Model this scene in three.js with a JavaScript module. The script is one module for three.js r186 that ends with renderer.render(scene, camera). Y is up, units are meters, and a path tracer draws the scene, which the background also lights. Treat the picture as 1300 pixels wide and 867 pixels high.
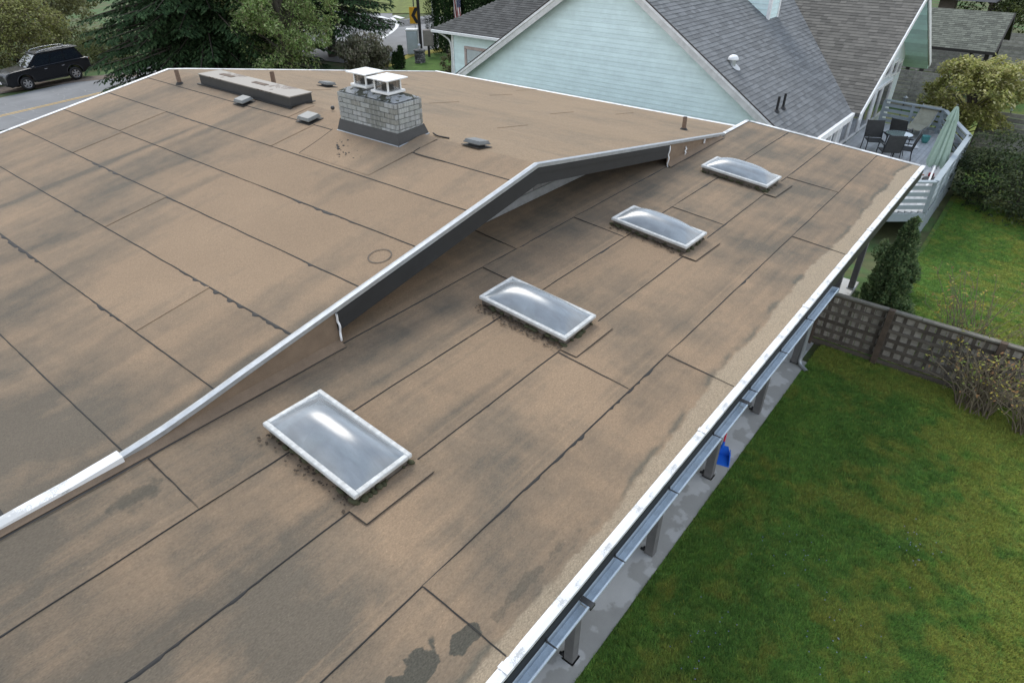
import * as THREE from 'three';
import { mergeGeometries, toCreasedNormals } from 'three/addons/utils/BufferGeometryUtils.js';
import { RoundedBoxGeometry } from 'three/addons/geometries/RoundedBoxGeometry.js';

// ------------------------------------------------------------------ camera, sky, sun, exposure
const scene = new THREE.Scene();
const PHW = 1300, PHH = 867, FPX = 817.15, PITCH = 0.5914, YAW = -0.679, CAMH = 3.85;
const camera = new THREE.PerspectiveCamera(2 * Math.atan(PHH / 2 / FPX) * 180 / Math.PI, PHW / PHH, 0.1, 2000);
camera.position.set(0, CAMH, 0);
const FW = new THREE.Vector3(Math.sin(YAW) * Math.cos(PITCH), -Math.sin(PITCH), -Math.cos(YAW) * Math.cos(PITCH));
camera.lookAt(camera.position.clone().add(FW));
scene.add(camera);

const renderer = new THREE.WebGLRenderer({ antialias: true });
renderer.toneMapping = THREE.LinearToneMapping;
renderer.toneMappingExposure = 1.74;
renderer.shadowMap.enabled = true;

function hash2(i, j) { let h = Math.imul(i, 374761393) + Math.imul(j, 668265263) | 0; h = Math.imul(h ^ (h >>> 13), 1274126177); return ((h ^ (h >>> 16)) >>> 0) / 4294967296; }
function vnoise(x, y) {
  const i = Math.floor(x), j = Math.floor(y); let a = x - i, b = y - j; a = a * a * (3 - 2 * a); b = b * b * (3 - 2 * b);
  const p = hash2(i, j), q = hash2(i + 1, j), r = hash2(i, j + 1), s = hash2(i + 1, j + 1);
  return p + (q - p) * a + (r - p) * b + (p - q - r + s) * a * b;
}
function fbm(x, y, o = 4) { let s = 0, a = 0.5, t = 0; for (let k = 0; k < o; k++) { s += a * vnoise(x, y); t += a; a *= 0.5; x = x * 2.03 + 17.1; y = y * 2.03 + 9.7; } return s / t; }
function pnoise(x, y, per) { // periodic value noise
  const i = Math.floor(x), j = Math.floor(y); let a = x - i, b = y - j; a = a * a * (3 - 2 * a); b = b * b * (3 - 2 * b);
  const w = k => ((k % per) + per) % per, h = (u, v) => hash2(w(u) + 91, w(v) + 57);
  const p = h(i, j), q = h(i + 1, j), r = h(i, j + 1), s = h(i + 1, j + 1);
  return p + (q - p) * a + (r - p) * b + (p - q - r + s) * a * b;
}
function rngOf(seed) { let a = seed >>> 0; return () => { a = (a + 0x6D2B79F5) | 0; let t = Math.imul(a ^ (a >>> 15), 1 | a); t = (t + Math.imul(t ^ (t >>> 7), 61 | t)) ^ t; return ((t ^ (t >>> 14)) >>> 0) / 4294967296; }; }
const clamp = (x, a = 0, b = 1) => Math.min(b, Math.max(a, x));
const sstep = (a, b, x) => { const t = clamp((x - a) / (b - a)); return t * t * (3 - 2 * t); };
const lerp = (a, b, t) => a + (b - a) * t;
const V = (x, y, z) => new THREE.Vector3(x, y, z);

// a bright, thinly clouded sky: blue overhead, white towards the horizon
const SUN = V(-0.58, 0.74, -0.34).normalize();
{
  const w = 1024, h = 512, d = new Float32Array(w * h * 4);
  for (let j = 0; j < h; j++) for (let i = 0; i < w; i++) {
    const th = (j + 0.5) / h * Math.PI - Math.PI / 2, ph = ((i + 0.5) / w - 0.5) * 2 * Math.PI;
    const y = Math.sin(th), cx = Math.cos(th) * Math.cos(ph), cz = Math.cos(th) * Math.sin(ph);
    const k = (j * w + i) * 4;
    const el = Math.max(y, 0), px = cx / (el + 0.22), pz = cz / (el + 0.22);
    let c = fbm(px * 1.1 + 4.3, pz * 1.1 + 8.1, 6) * 0.7 + fbm(px * 3.1 + 1.3, pz * 3.1 + 2.1, 5) * 0.3;
    const cl = sstep(0.38, 0.66, c + 0.22 * (1 - el) - 0.06);
    const g = Math.pow(1 - el, 2.2);
    const blue = [lerp(0.17, 0.64, g), lerp(0.30, 0.75, g), lerp(0.54, 0.88, g)];
    const br = 0.86 + 0.5 * (c - 0.4);
    const white = [1.04 * br, 1.05 * br, 1.07 * br];
    const dn = sstep(0, -0.08, y);
    for (let q = 0; q < 3; q++) d[k + q] = lerp(lerp(blue[q], white[q], 0.22 + 0.70 * cl), [0.16, 0.16, 0.14][q], dn);
    d[k + 3] = 1;
  }
  const t = new THREE.DataTexture(d, w, h, THREE.RGBAFormat, THREE.FloatType);
  t.mapping = THREE.EquirectangularReflectionMapping; t.magFilter = THREE.LinearFilter; t.minFilter = THREE.LinearFilter; t.needsUpdate = true;
  scene.background = t; scene.environment = t;
  scene.backgroundIntensity = 1; scene.environmentIntensity = 1;
}
const sun = new THREE.DirectionalLight(new THREE.Color(1.0, 0.95, 0.87), 1.5);
sun.position.copy(SUN).multiplyScalar(60).add(V(-8, 0, -8)); sun.target.position.set(-8, 0, -8);
sun.castShadow = true; sun.shadow.radius = 55; sun.shadow.mapSize.set(2048, 2048);
Object.assign(sun.shadow.camera, { left: -45, right: 45, top: 45, bottom: -45, near: 1, far: 160 });
scene.add(sun, sun.target);

// ------------------------------------------------------------------ pixels of the photograph to rays; where a ray meets a known surface
const RT = V(Math.cos(YAW), 0, Math.sin(YAW)), UPV = new THREE.Vector3().crossVectors(RT, FW), CAM = V(0, CAMH, 0);
const ray = (px, py) => FW.clone().addScaledVector(RT, (px - 650) / FPX).addScaledVector(UPV, -(py - 433.5) / FPX);
const at = (d, t) => CAM.clone().addScaledVector(d, t);
const onY = (px, py, y) => { const d = ray(px, py); return at(d, (y - CAMH) / d.y); };
const onX = (px, py, x) => { const d = ray(px, py); return at(d, x / d.x); };
const onZ = (px, py, z) => { const d = ray(px, py); return at(d, z / d.z); };
// street ground: a gentle slope falling to the west
const yardY = z => -3 - 1.1 * sstep(-12.6, -21, z);   // the neighbour's yard lies lower
const GY = (x, z) => { const s = -3.45 + 0.05 * x - 0.05 * z, b = sstep(-14, -20, x); return lerp(yardY(z), s, b); };
const onG = (px, py) => { const d = ray(px, py), t = (-3.45 - CAMH) / (d.y - 0.05 * d.x + 0.05 * d.z); return at(d, t); };
// low roof, falling towards the lawn; high roof, a shallow gable whose near end flattens out
const XW = -4.988, XE = -1.513, ZF = -14.4, ZN = 3.0;
const lowY = x => -0.0771 * (x - XW);
const onLow = (px, py, l = 0) => { const d = ray(px, py), a = -0.0771; return at(d, (-a * XW + l - CAMH) / (d.y - a * d.x)); };
const ZR = -6.71, HR = 1.055, XL = -14.73, ZUF = -14.66;
function upY(z) {
  if (z < ZR) return HR - 0.1599 * (ZR - z);
  const p = HR - 0.1778 * (z - ZR), q = 0.03 - 0.03 * (z + 0.1);
  const k = 0.06, m = clamp(0.5 + 0.5 * (p - q) / k / 2, 0, 1);   // smooth maximum of the two
  return q + (p - q) * m + k * 2 * m * (1 - m) * 0.5;
}
const onUp = (px, py, l = 0) => { const d = ray(px, py); let lo = 2, hi = 40; for (let k = 0; k < 50; k++) { const m = (lo + hi) / 2, p = at(d, m); if (p.y > upY(p.z) + l) lo = m; else hi = m; } return at(d, lo); };

// ------------------------------------------------------------------ small tool box
const used = {};
const numbered = n => { const k = used[n] = (used[n] ?? -1) + 1; return k ? `${n}_${String(k).padStart(3, '0')}` : n; };
function tag(o, label, category, group) { o.userData = { label, category }; if (group) o.userData.group = group; return o; }
function structure(o, label, category) { o.userData = { label, category, kind: 'structure' }; return o; }
function thing(name, label, category, pos = [0, 0, 0], turn = 0, group) { const g = new THREE.Group(); g.name = numbered(name); g.position.set(...pos); g.rotation.y = turn; scene.add(g); return tag(g, label, category, group); }
function obj(name, geo, mat, parent) {
  const m = new THREE.Mesh(Array.isArray(geo) ? join(geo) : geo, mat); m.name = parent ? name : numbered(name); m.castShadow = m.receiveShadow = true; (parent || scene).add(m); return m;
}
function group(name, parent) { const g = new THREE.Group(); g.name = name; parent.add(g); return g; }
function join(list) {
  return mergeGeometries(list.map(g => { let q = g.index ? g.toNonIndexed() : g.clone(); if (!q.attributes.normal) q.computeVertexNormals(); if (!q.attributes.uv) triUV(q); for (const k of Object.keys(q.attributes)) if (!['position', 'normal', 'uv'].includes(k)) q.deleteAttribute(k); return q; }));
}
function triUV(g) { // texture coordinates in metres, by the way each face points
  const p = g.attributes.position, n = g.attributes.normal, uv = new Float32Array(p.count * 2);
  for (let i = 0; i < p.count; i++) {
    const ax = Math.abs(n.getX(i)), ay = Math.abs(n.getY(i)), az = Math.abs(n.getZ(i));
    let u, v; if (ay >= ax && ay >= az) { u = p.getX(i); v = p.getZ(i); } else if (ax >= az) { u = p.getZ(i); v = p.getY(i); } else { u = p.getX(i); v = p.getY(i); }
    uv[2 * i] = u; uv[2 * i + 1] = v;
  }
  g.setAttribute('uv', new THREE.BufferAttribute(uv, 2)); return g;
}
function box(w, h, d, x = 0, y = 0, z = 0, ry = 0, rx = 0, rz = 0) { // centre
  const g = new THREE.BoxGeometry(w, h, d).toNonIndexed(); if (rx || ry || rz) g.applyMatrix4(new THREE.Matrix4().makeRotationFromEuler(new THREE.Euler(rx, ry, rz, 'YXZ'))); g.translate(x, y, z); return triUV(g);
}
function rbox(w, h, d, r, x = 0, y = 0, z = 0, ry = 0) { const g = new RoundedBoxGeometry(w, h, d, 2, r); if (ry) g.rotateY(ry); g.translate(x, y, z); const q = g.index ? g.toNonIndexed() : g; return triUV(q); }
function beam(a, b, w, h) { // a bar from a to b, w wide (level), h tall
  const A = a.isVector3 ? a : V(...a), B = b.isVector3 ? b : V(...b), d = B.clone().sub(A), L = d.length(); d.normalize();
  let up = Math.abs(d.y) > 0.95 ? V(0, 0, 1) : V(0, 1, 0); const s = new THREE.Vector3().crossVectors(up, d).normalize(); up = new THREE.Vector3().crossVectors(d, s);
  const g = new THREE.BoxGeometry(w, h, L).toNonIndexed(); g.applyMatrix4(new THREE.Matrix4().makeBasis(s, up, d)); const m = A.clone().add(B).multiplyScalar(0.5); g.translate(m.x, m.y, m.z); return triUV(g);
}
function cyl(r0, r1, h, x, y, z, seg = 14, rx = 0, rz = 0) { const g = new THREE.CylinderGeometry(r1, r0, h, seg).toNonIndexed(); if (rx) g.rotateX(rx); if (rz) g.rotateZ(rz); g.translate(x, y, z); return g; }
function tube(pts, r, seg = 6, n = 0) { return new THREE.TubeGeometry(new THREE.CatmullRomCurve3(pts.map(p => p.isVector3 ? p : V(...p))), n || pts.length * 4, r, seg).toNonIndexed(); }
function taper(pts, r0, r1, seg = 7) { // tapered limb along points
  const g = new THREE.TubeGeometry(new THREE.CatmullRomCurve3(pts), pts.length * 4, 1, seg), n = pts.length * 4, p = g.attributes.position, c = new THREE.CatmullRomCurve3(pts);
  for (let i = 0; i <= n; i++) { const o = c.getPointAt(i / n), r = lerp(r0, r1, i / n); for (let k = 0; k <= seg; k++) { const q = i * (seg + 1) + k; p.setXYZ(q, o.x + (p.getX(q) - o.x) * r, o.y + (p.getY(q) - o.y) * r, o.z + (p.getZ(q) - o.z) * r); } }
  g.computeVertexNormals(); return g.toNonIndexed();
}
class Soup { // triangles with an optional colour, flat shaded
  constructor() { this.p = []; this.c = []; }
  tri(a, b, c, k) { for (const v of [a, b, c]) this.p.push(v.x, v.y, v.z); if (k) for (let i = 0; i < 3; i++) this.c.push(k[0], k[1], k[2]); return this; }
  quad(a, b, c, d, k) { return this.tri(a, b, c, k).tri(a, c, d, k); }
  geo(uvOfPoint) {
    const g = new THREE.BufferGeometry(); g.setAttribute('position', new THREE.Float32BufferAttribute(this.p, 3)); if (this.c.length) g.setAttribute('color', new THREE.Float32BufferAttribute(this.c, 3));
    g.computeVertexNormals(); return triUV(g);
  }
}
function prism(bot, top) { // two loops of equal length, closed
  const s = new Soup(), n = bot.length; for (let i = 0; i < n; i++) { const j = (i + 1) % n; s.quad(bot[i], bot[j], top[j], top[i]); }
  for (let i = 1; i < n - 1; i++) { s.tri(bot[0], bot[i + 1], bot[i]); s.tri(top[0], top[i], top[i + 1]); } return s.geo();
}
const toGroupOrigin = (g, o) => { o.geometry?.translate(-g.position.x, -g.position.y, -g.position.z); };

// ------------------------------------------------------------------ textures and materials
const SRGB = c => { c = clamp(c); return Math.round(255 * (c <= 0.0031308 ? c * 12.92 : 1.055 * Math.pow(c, 1 / 2.4) - 0.055)); };
const LUT = new Uint8Array(4097); for (let i = 0; i <= 4096; i++) LUT[i] = SRGB(i / 4096);
function colourMap(w, h, fn) { // fn(i, j, out) writes linear rgb
  const d = new Uint8Array(w * h * 4), o = [0, 0, 0]; for (let j = 0; j < h; j++) for (let i = 0; i < w; i++) { fn(i, j, o); const k = (j * w + i) * 4; for (let q = 0; q < 3; q++) d[k + q] = LUT[Math.round(clamp(o[q]) * 4096)]; d[k + 3] = 255; }
  const t = new THREE.DataTexture(d, w, h); t.colorSpace = THREE.SRGBColorSpace; t.magFilter = THREE.LinearFilter; t.minFilter = THREE.LinearFilter; t.wrapS = t.wrapT = THREE.RepeatWrapping; t.needsUpdate = true; return t;
}
function greyMap(w, h, fn) { const d = new Uint8Array(w * h * 4); for (let j = 0; j < h; j++) for (let i = 0; i < w; i++) { const v = Math.round(255 * clamp(fn(i, j))), k = (j * w + i) * 4; d[k] = d[k + 1] = d[k + 2] = v; d[k + 3] = 255; }
  const t = new THREE.DataTexture(d, w, h); t.magFilter = THREE.LinearFilter; t.minFilter = THREE.LinearFilter; t.wrapS = t.wrapT = THREE.RepeatWrapping; t.needsUpdate = true; return t; }
const scaled = (t, m) => { const c = t.clone(); c.repeat.set(1 / m, 1 / m); c.needsUpdate = true; return c; };
const tile = (n, per, o = 4) => (i, j) => { let s = 0, a = 0.5, t = 0, p = per; for (let k = 0; k < o; k++) { s += a * pnoise(i / n * p, j / n * p, p); t += a; a *= 0.55; p *= 2; } return s / t; };
const N256 = tile(256, 8, 5), N512 = tile(512, 6, 6), GR = rngOf(5);
const gritBump = greyMap(256, 256, (i, j) => 0.5 * hash2(i, j) + 0.5 * N256(i, j));
const cloudBump = greyMap(256, 256, N256);
const rgb = (r, g, b) => new THREE.Color().setRGB(r, g, b);
const mottles = {};
function mottle(amt, speck) { // shared grey mottling, fine and coarse; a material's colour multiplies it
  const A = amt < 0.15 ? 0.1 : amt < 0.3 ? 0.22 : 0.42, K = speck < 0.15 ? 0.08 : 0.28, key = A + '/' + K;
  return mottles[key] ??= { top: 1 + A + K / 2, map: colourMap(256, 256, (i, j, o) => { o[0] = o[1] = o[2] = (1 + A * 2 * (N256(i, j) - 0.5) + K * (hash2(i + 7, j + 3) - 0.5)) / (1 + A + K / 2); }) };
}
const std = (o) => new THREE.MeshStandardMaterial({ roughness: 0.85, ...o });
const plain = (r, g, b, rough = 0.8, metal = 0) => std({ color: rgb(r, g, b), roughness: rough, metalness: metal });
function rough(c, amt, metres, o = {}, speck = 0.08) { const t = mottle(amt, speck); return std({ map: scaled(t.map, metres), color: rgb(c[0] * t.top, c[1] * t.top, c[2] * t.top), ...o }); }

const M = {
  whiteMetal: rough([0.78, 0.78, 0.77], 0.22, 0.5, { roughness: 0.45 }, 0.1),
  galv: rough([0.42, 0.44, 0.45], 0.25, 0.4, { roughness: 0.42, metalness: 0.55 }),
  charcoal: rough([0.019, 0.020, 0.021], 0.25, 0.6, { roughness: 0.55 }),
  darkMetal: rough([0.034, 0.034, 0.033], 0.25, 0.5, { roughness: 0.5 }),
  bitumen: rough([0.020, 0.018, 0.015], 0.5, 0.3, { roughness: 0.7 }, 0.3),
  wallBrown: rough([0.185, 0.132, 0.088], 0.22, 0.9, { roughness: 0.95, bumpMap: scaled(gritBump, 0.25), bumpScale: 0.002 }, 0.25),
  greyBoard: rough([0.22, 0.22, 0.215], 0.2, 0.7, { roughness: 0.8 }),
  greyPaint: rough([0.13, 0.128, 0.125], 0.18, 0.6, { roughness: 0.7 }),
  gutter: rough([0.48, 0.55, 0.60], 0.22, 0.5, { roughness: 0.48, metalness: 0.15 }, 0.2),
  black: plain(0.012, 0.012, 0.013, 0.6),
  white: plain(0.75, 0.75, 0.74, 0.5),
  pipeBrown: rough([0.17, 0.115, 0.08], 0.4, 0.3),
};

// ------------------------------------------------------------------ roofing felt: mineral cap sheets, their stains copied from the photograph
const TAN = [0.252, 0.176, 0.109], GREY = [0.112, 0.092, 0.066], OLIVE = [0.055, 0.053, 0.040], SAND = [0.31, 0.25, 0.17];
const blotches = list => (x, z) => { let s = 0; for (const b of list) { const dx = (x - b[0]) / b[2], dz = (z - b[1]) / b[3], q = dx * dx + dz * dz; if (q < 6) s += b[4] * Math.exp(-q); } return s ? s * (0.25 + 1.5 * fbm(x * 2.2 + 8, z * 2.2, 4)) : 0; };
function feltColour(x, z, o, grey, extra) {
  const big = fbm(x * 0.45 + 3, z * 0.45 + 7, 3), mid = fbm(x * 1.7 + 31, z * 1.7 + 2, 4), fine = fbm(x * 9 + 5, z * 9 + 1, 3);
  const g = clamp(grey + 0.85 * (big - 0.5) + 0.55 * (mid - 0.5) + 0.36 * (fine - 0.5), 0, 1);
  const k = 1 + 0.16 * (mid - 0.5);
  for (let q = 0; q < 3; q++) o[q] = lerp(TAN[q], GREY[q], g) * k;
}
function granules(o, i, j, x, z) { // single mineral granules, a few pale or dark ones
  const r = hash2(i + 11, j + 5), r2 = hash2(i >> 1, (j >> 1) + 77); let m = 1 + 0.30 * (r - 0.5) + 0.18 * (r2 - 0.5); if (r > 0.9990) m = 1.7; else if (r > 0.4 && r < 0.4008) m = 0.5;
  for (let q = 0; q < 3; q++) o[q] *= m;
}
const bandUp = (x, z, x0, x1, z0, z1, w, a) => { const t = clamp((z - z0) / (z1 - z0)), c = lerp(x0, x1, t) + 0.05 * (vnoise(z * 2.1, 3) - 0.5); const e = (x - c) / w; return z < Math.min(z0, z1) - 0.3 || z > Math.max(z0, z1) + 0.4 ? 0 : a * Math.exp(-e * e) * sstep(Math.min(z0, z1) - 0.3, Math.min(z0, z1) + 0.25, z) * (1 - sstep(Math.max(z0, z1) - 0.2, Math.max(z0, z1) + 0.4, z)); };
const upBl = blotches([[-9.6, -2.2, 0.7, 0.9, 0.45], [-8.2, -1.2, 0.9, 0.8, 0.35], [-6.4, -1.0, 1.0, 0.7, 0.3], [-7.6, -0.2, 2.6, 0.8, 0.3], [-5.6, -0.6, 0.8, 0.9, 0.4], [-10.3, -3.9, 0.6, 0.8, 0.25], [-11.5, -2.6, 0.7, 0.8, 0.22], [-8.7, -3.2, 0.5, 1.1, 0.16], [-6.0, -3.2, 0.5, 0.9, -0.2], [-7.2, -4.2, 0.9, 0.8, -0.22], [-6.2, -4.9, 0.8, 0.6, -0.12], [-8.0, -5.6, 0.5, 0.35, -0.3], [-7.6, -2.6, 0.8, 0.7, -0.2]]);
const W1 = 10.0, X10 = -14.8, Z10 = -7.2, H1 = 10.2;
const mapUp = colourMap(2048, 2048, (i, j, o) => {
  const x = X10 + (i + 0.5) / 2048 * W1, z = Z10 + (j + 0.5) / 2048 * H1;
  const streak = fbm(x * 5.2, z * 0.55 + 40, 4), streak2 = fbm(x * 1.4 + 9, z * 0.35, 3);
  let g = 0.22 + 0.75 * (streak - 0.5) + 0.7 * (streak2 - 0.5) + upBl(x, z) + bandUp(x, z, -11.1, -11.37, -5.3, -1.9, 0.07, 0.75) + bandUp(x, z, -8.95, -9.6, -4.5, -1.6, 0.16, 0.42) + bandUp(x, z, -9.9, -10.2, -5.0, -3.2, 0.1, 0.3);
  const rk = -5.02 - x, dirt = (0.9 + 0.8 * (fbm(x * 6, z * 6, 3) - 0.5)) * sstep(0.22, 0.04, rk) * sstep(-4.2, -2.4, z); g += dirt;
  g += 0.26 * sstep(-3.2, 0.2, z) * 2.2 * (fbm(x * 1.6 + 70, z * 2.6, 5) - 0.18); feltColour(x, z, o, g); granules(o, i, j, x, z);
});
const mapFar = colourMap(1024, 1024, (i, j, o) => {
  const x = -14.8 + (i + 0.5) / 1024 * 10, z = -14.9 + (j + 0.5) / 1024 * 8.6;
  const s = fbm(x * 0.8, z * 4.5 + 40, 4); feltColour(x, z, o, 0.05 + 0.55 * (s - 0.5)); o[0] *= 0.97; granules(o, i, j, x, z);
});
const lowBl = blotches([[-4.7, -0.2, 0.5, 0.8, 0.35], [-3.6, 0.3, 0.6, 0.9, 0.55], [-2.9, -0.3, 0.5, 0.6, 0.4], [-2.7, -1.15, 0.35, 0.5, 0.34], [-3.9, -0.7, 0.35, 0.35, -0.35], [-4.5, -1.6, 0.3, 0.4, 0.3], [-3.75, -1.7, 0.35, 0.3, -0.45], [-2.85, -1.95, 0.45, 0.35, -0.5], [-2.6, -2.95, 0.4, 0.45, 0.55], [-2.75, -3.5, 0.35, 0.4, 0.25], [-3.6, -3.3, 0.5, 0.5, 0.12], [-4.6, -3.2, 0.25, 0.9, 0.5], [-4.75, -6.2, 0.25, 1.9, 0.35], [-3.7, -4.3, 0.4, 0.5, -0.3], [-2.75, -4.6, 0.4, 0.4, -0.35], [-2.7, -5.6, 0.38, 0.45, 0.42], [-2.1, -4.4, 0.3, 0.5, 0.1], [-3.7, -7.2, 0.4, 0.4, -0.3], [-2.7, -7.6, 0.35, 0.4, -0.15], [-2.75, -8.6, 0.4, 0.5, 0.45], [-3.8, -9.4, 0.4, 0.5, 0.25], [-2.0, -8.4, 0.28, 0.9, 0.2], [-2.7, -11.6, 0.4, 0.6, 0.4], [-2.0, -10.6, 0.3, 1.0, 0.25], [-4.7, -9.0, 0.25, 1.4, 0.3], [-3.9, -12.6, 0.6, 0.7, 0.2], [-5.4, -7.5, 0.4, 3.0, 0.5], [-2.0, -1.5, 0.25, 0.3, -0.2]]);
const W2 = 4.5, X20 = -5.95, Z20 = -14.6, H2 = 18;
const seamX = [-4.972, -4.086, -3.206, -2.303];
const mapLow = colourMap(1024, 2048, (i, j, o) => {
  const x = X20 + (i + 0.5) / 1024 * W2, z = Z20 + (j + 0.5) / 2048 * H2;
  const s = fbm(x * 1.3, z * 2.6 + 60, 4), s2 = fbm(x * 4.5 + 9, z * 0.7, 3);
  let g = 0.34 + 0.8 * (s - 0.5) + 0.5 * (s2 - 0.5) + lowBl(x, z) + 0.36 * sstep(-2.4, 0.6, z) * (0.4 + 1.2 * fbm(x * 1.3 + 20, z * 1.1 + 5, 4));
  // dull line just above each lap where water stands
  { const e9 = fbm(x * 15 + 3, z * 0.9 + 11, 3), e8 = fbm(x * 34, z * 2.2, 2); g += 0.36 * (e9 - 0.5) + 0.24 * (e8 - 0.5); }
  for (const q of seamX) { const sl = (x - (q - 0.105)) / 0.012; if (Math.abs(sl) < 3) g -= 0.3 * Math.exp(-sl * sl) * sstep(0.35, 0.6, fbm(z * 0.8, q * 5, 3)); }
  for (const q of seamX) { const e = q - 0.16 - x; if (e > -0.12 && e < 0.2) g += 0.22 * Math.exp(-e * e / 0.0045) * (fbm(x * 2, z * 1.1 + q * 9, 3) > 0.47 ? 1 : 0.25); }
  feltColour(x, z, o, g);
  // silt washed against the eave edge, gritty, with a ragged rim
  const rim = 0.035 + 0.20 * fbm(z * 0.55 + 3, 1.7, 2) * sstep(-2.5, -7.5, z) + 0.10 * fbm(z * 2.3, 8.8, 4) + 0.05 * fbm(x * 7, z * 7, 3), e = XE - x;
  const silt = sstep(rim + 0.015, rim - 0.03, e + 0.04 * (fbm(x * 12, z * 12, 2) - 0.5));
  const rimDark = Math.exp(-Math.pow((e - rim - 0.03) / 0.035, 2)) * sstep(0.35, 0.6, fbm(x * 5, z * 3 + 13, 3));
  const grit = 0.75 + 0.5 * hash2(i * 3 + 1, j * 5 + 2);
  for (let q = 0; q < 3; q++) o[q] = lerp(o[q], OLIVE[q] * 1.5, 0.75 * rimDark);
  for (let q = 0; q < 3; q++) o[q] = lerp(o[q], SAND[q] * grit, 0.7 * silt);
  // two moss-black stains beside the eave lap
  const n = fbm(x * 10, z * 10, 4), n2 = fbm(x * 3.7 + 5, z * 3.7, 3);
  const a = 1 - Math.hypot((x + 1.755 + 0.03 * (z + 2.3)) / 0.04, (z + 2.28) / 0.42); const st1 = sstep(-0.2, 0.25, a + 2.6 * (n - 0.5)) * (z < -1.96 ? 1 : 0);
  const b = Math.max(1 - Math.hypot((x + 1.885) / 0.10, (z + 1.40) / 0.20), 1 - Math.hypot((x + 1.815) / 0.06, (z + 1.72) / 0.16), 0.8 - Math.hypot((x + 1.93) / 0.08, (z + 1.22) / 0.15)); const st2 = sstep(-0.05, 0.06, b + 1.3 * (n2 - 0.5) + 1.3 * (n - 0.5));
  const st = clamp(Math.max(st1 * 0.4, st2 * 0.92)); for (let q = 0; q < 3; q++) o[q] = lerp(o[q], OLIVE[q] * (0.7 + 0.6 * hash2(i, j)), st);
  const c3 = 1 - Math.hypot((x + 4.55) / 0.12, (z + 0.9) / 0.22), st3 = sstep(0, 0.6, c3 + 1.8 * (n - 0.5)); for (let q = 0; q < 3; q++) o[q] = lerp(o[q], OLIVE[q], 0.7 * st3);
  granules(o, i, j, x, z);
});
const place = (t, w, h, x0, z0) => { t.repeat.set(1 / w, 1 / h); t.offset.set(-x0 / w, -z0 / h); return t; };
place(mapUp, W1, H1, X10, Z10); place(mapFar, 10, 8.6, -14.8, -14.9); place(mapLow, W2, H2, X20, Z20);
const felt = (t, k) => std({ map: t, color: rgb(k, k, k), roughness: 0.95, bumpMap: scaled(gritBump, 0.35), bumpScale: 0.0035 });
const feltUp = [0.97, 1.0, 1.04].map(k => felt(mapUp, k)), feltFar = [0.98, 1.02].map(k => felt(mapFar, k)), feltLow = [0.96, 1.0, 1.04].map(k => felt(mapLow, k));

const house = thing('flat_roofed_house', 'long house with tan felt roofs, four dome skylights and a grey brick chimney', 'house');
const highRoof = group('high_roof', house), lowRoof = group('low_roof', house);
highRoof.userData = { label: 'upper shallow gable roof of tan mineral felt' }; lowRoof.userData = { label: 'lower tan felt roof along the lawn with four skylights' };

const SKY_Z = [-2.282, -5.178, -8.118, -11.13], OX0 = -4.37, OX1 = -3.26, ODZ = 0.245;   // openings under the skylights
const inOpening = (x, z) => x > OX0 && x < OX1 && SKY_Z.some(c => Math.abs(z - c) < ODZ);
// one strip of felt lying on surface(a, b): a runs along the seam, b downhill; its downhill edge lies on the next strip
function sheet(parent, mat, a0, a1, b0, b1, point, seed, lapEnd = 0, cutA = [], cutB = []) {
  const grid = (p, q, n, cuts) => { const g = []; for (let i = 0; i <= n; i++) g.push(i / n); for (const c of cuts) { const t = (c - p) / (q - p); if (t > 0.001 && t < 0.999) g.push(t); } return g.sort((x, y) => x - y).filter((t, i, l) => !i || t - l[i - 1] > 1e-5); };
  const TA = grid(a0, a1, Math.max(4, Math.ceil(Math.abs(a1 - a0) / 0.2)), cutA), TB = grid(b0, b1, 5, cutB), n = TA.length - 1, m = TB.length - 1, s = new Soup(), r = seed * 7.31, cut = cutA.length > 0;
  const wob = a => 0.010 * (fbm(a * 2.3 + r, r, 3) - 0.5) + 0.006 * (vnoise(a * 11 + r, 3) - 0.5);
  const P = (i, j, sk = 0) => {
    const a = lerp(a0, a1, TA[i]), t = TB[j]; let b = lerp(b0, b1, t); if (j === m) b += wob(a);
    let l = lerp(0.002, 0.010, t) + 0.005 * (fbm(a * 1.1 + r, b * 2.2, 2) - 0.5) * (t > 0.1 ? 1 : 0.2) - sk;
    if (lapEnd) { const d = lapEnd > 0 ? Math.abs(a1 - a) : Math.abs(a - a0); l += 0.007 * sstep(0.35, 0.1, d); }
    return point(a, b, l);
  };
  for (let i = 0; i < n; i++) { for (let j = 0; j < m; j++) { if (cut && inOpening(lerp(b0, b1, (TB[j] + TB[j + 1]) / 2), lerp(a0, a1, (TA[i] + TA[i + 1]) / 2))) continue; s.quad(P(i, j), P(i, j + 1), P(i + 1, j + 1), P(i + 1, j)); } if (!(cut && inOpening(b1 - 0.02, lerp(a0, a1, (TA[i] + TA[i + 1]) / 2)))) s.quad(P(i, m), P(i, m, 0.012), P(i + 1, m, 0.012), P(i + 1, m)); }
  for (const i of [0, n]) for (let j = 0; j < m; j++) s.quad(P(i, j), P(i, j, 0.012), P(i, j + 1, 0.012), P(i, j + 1));
  const o = obj('roofing_sheet', s.geo(), mat, parent);
  const uv = o.geometry.attributes.uv, p = o.geometry.attributes.position; for (let i = 0; i < p.count; i++) uv.setXY(i, p.getX(i), p.getZ(i));
  return o;
}
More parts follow.
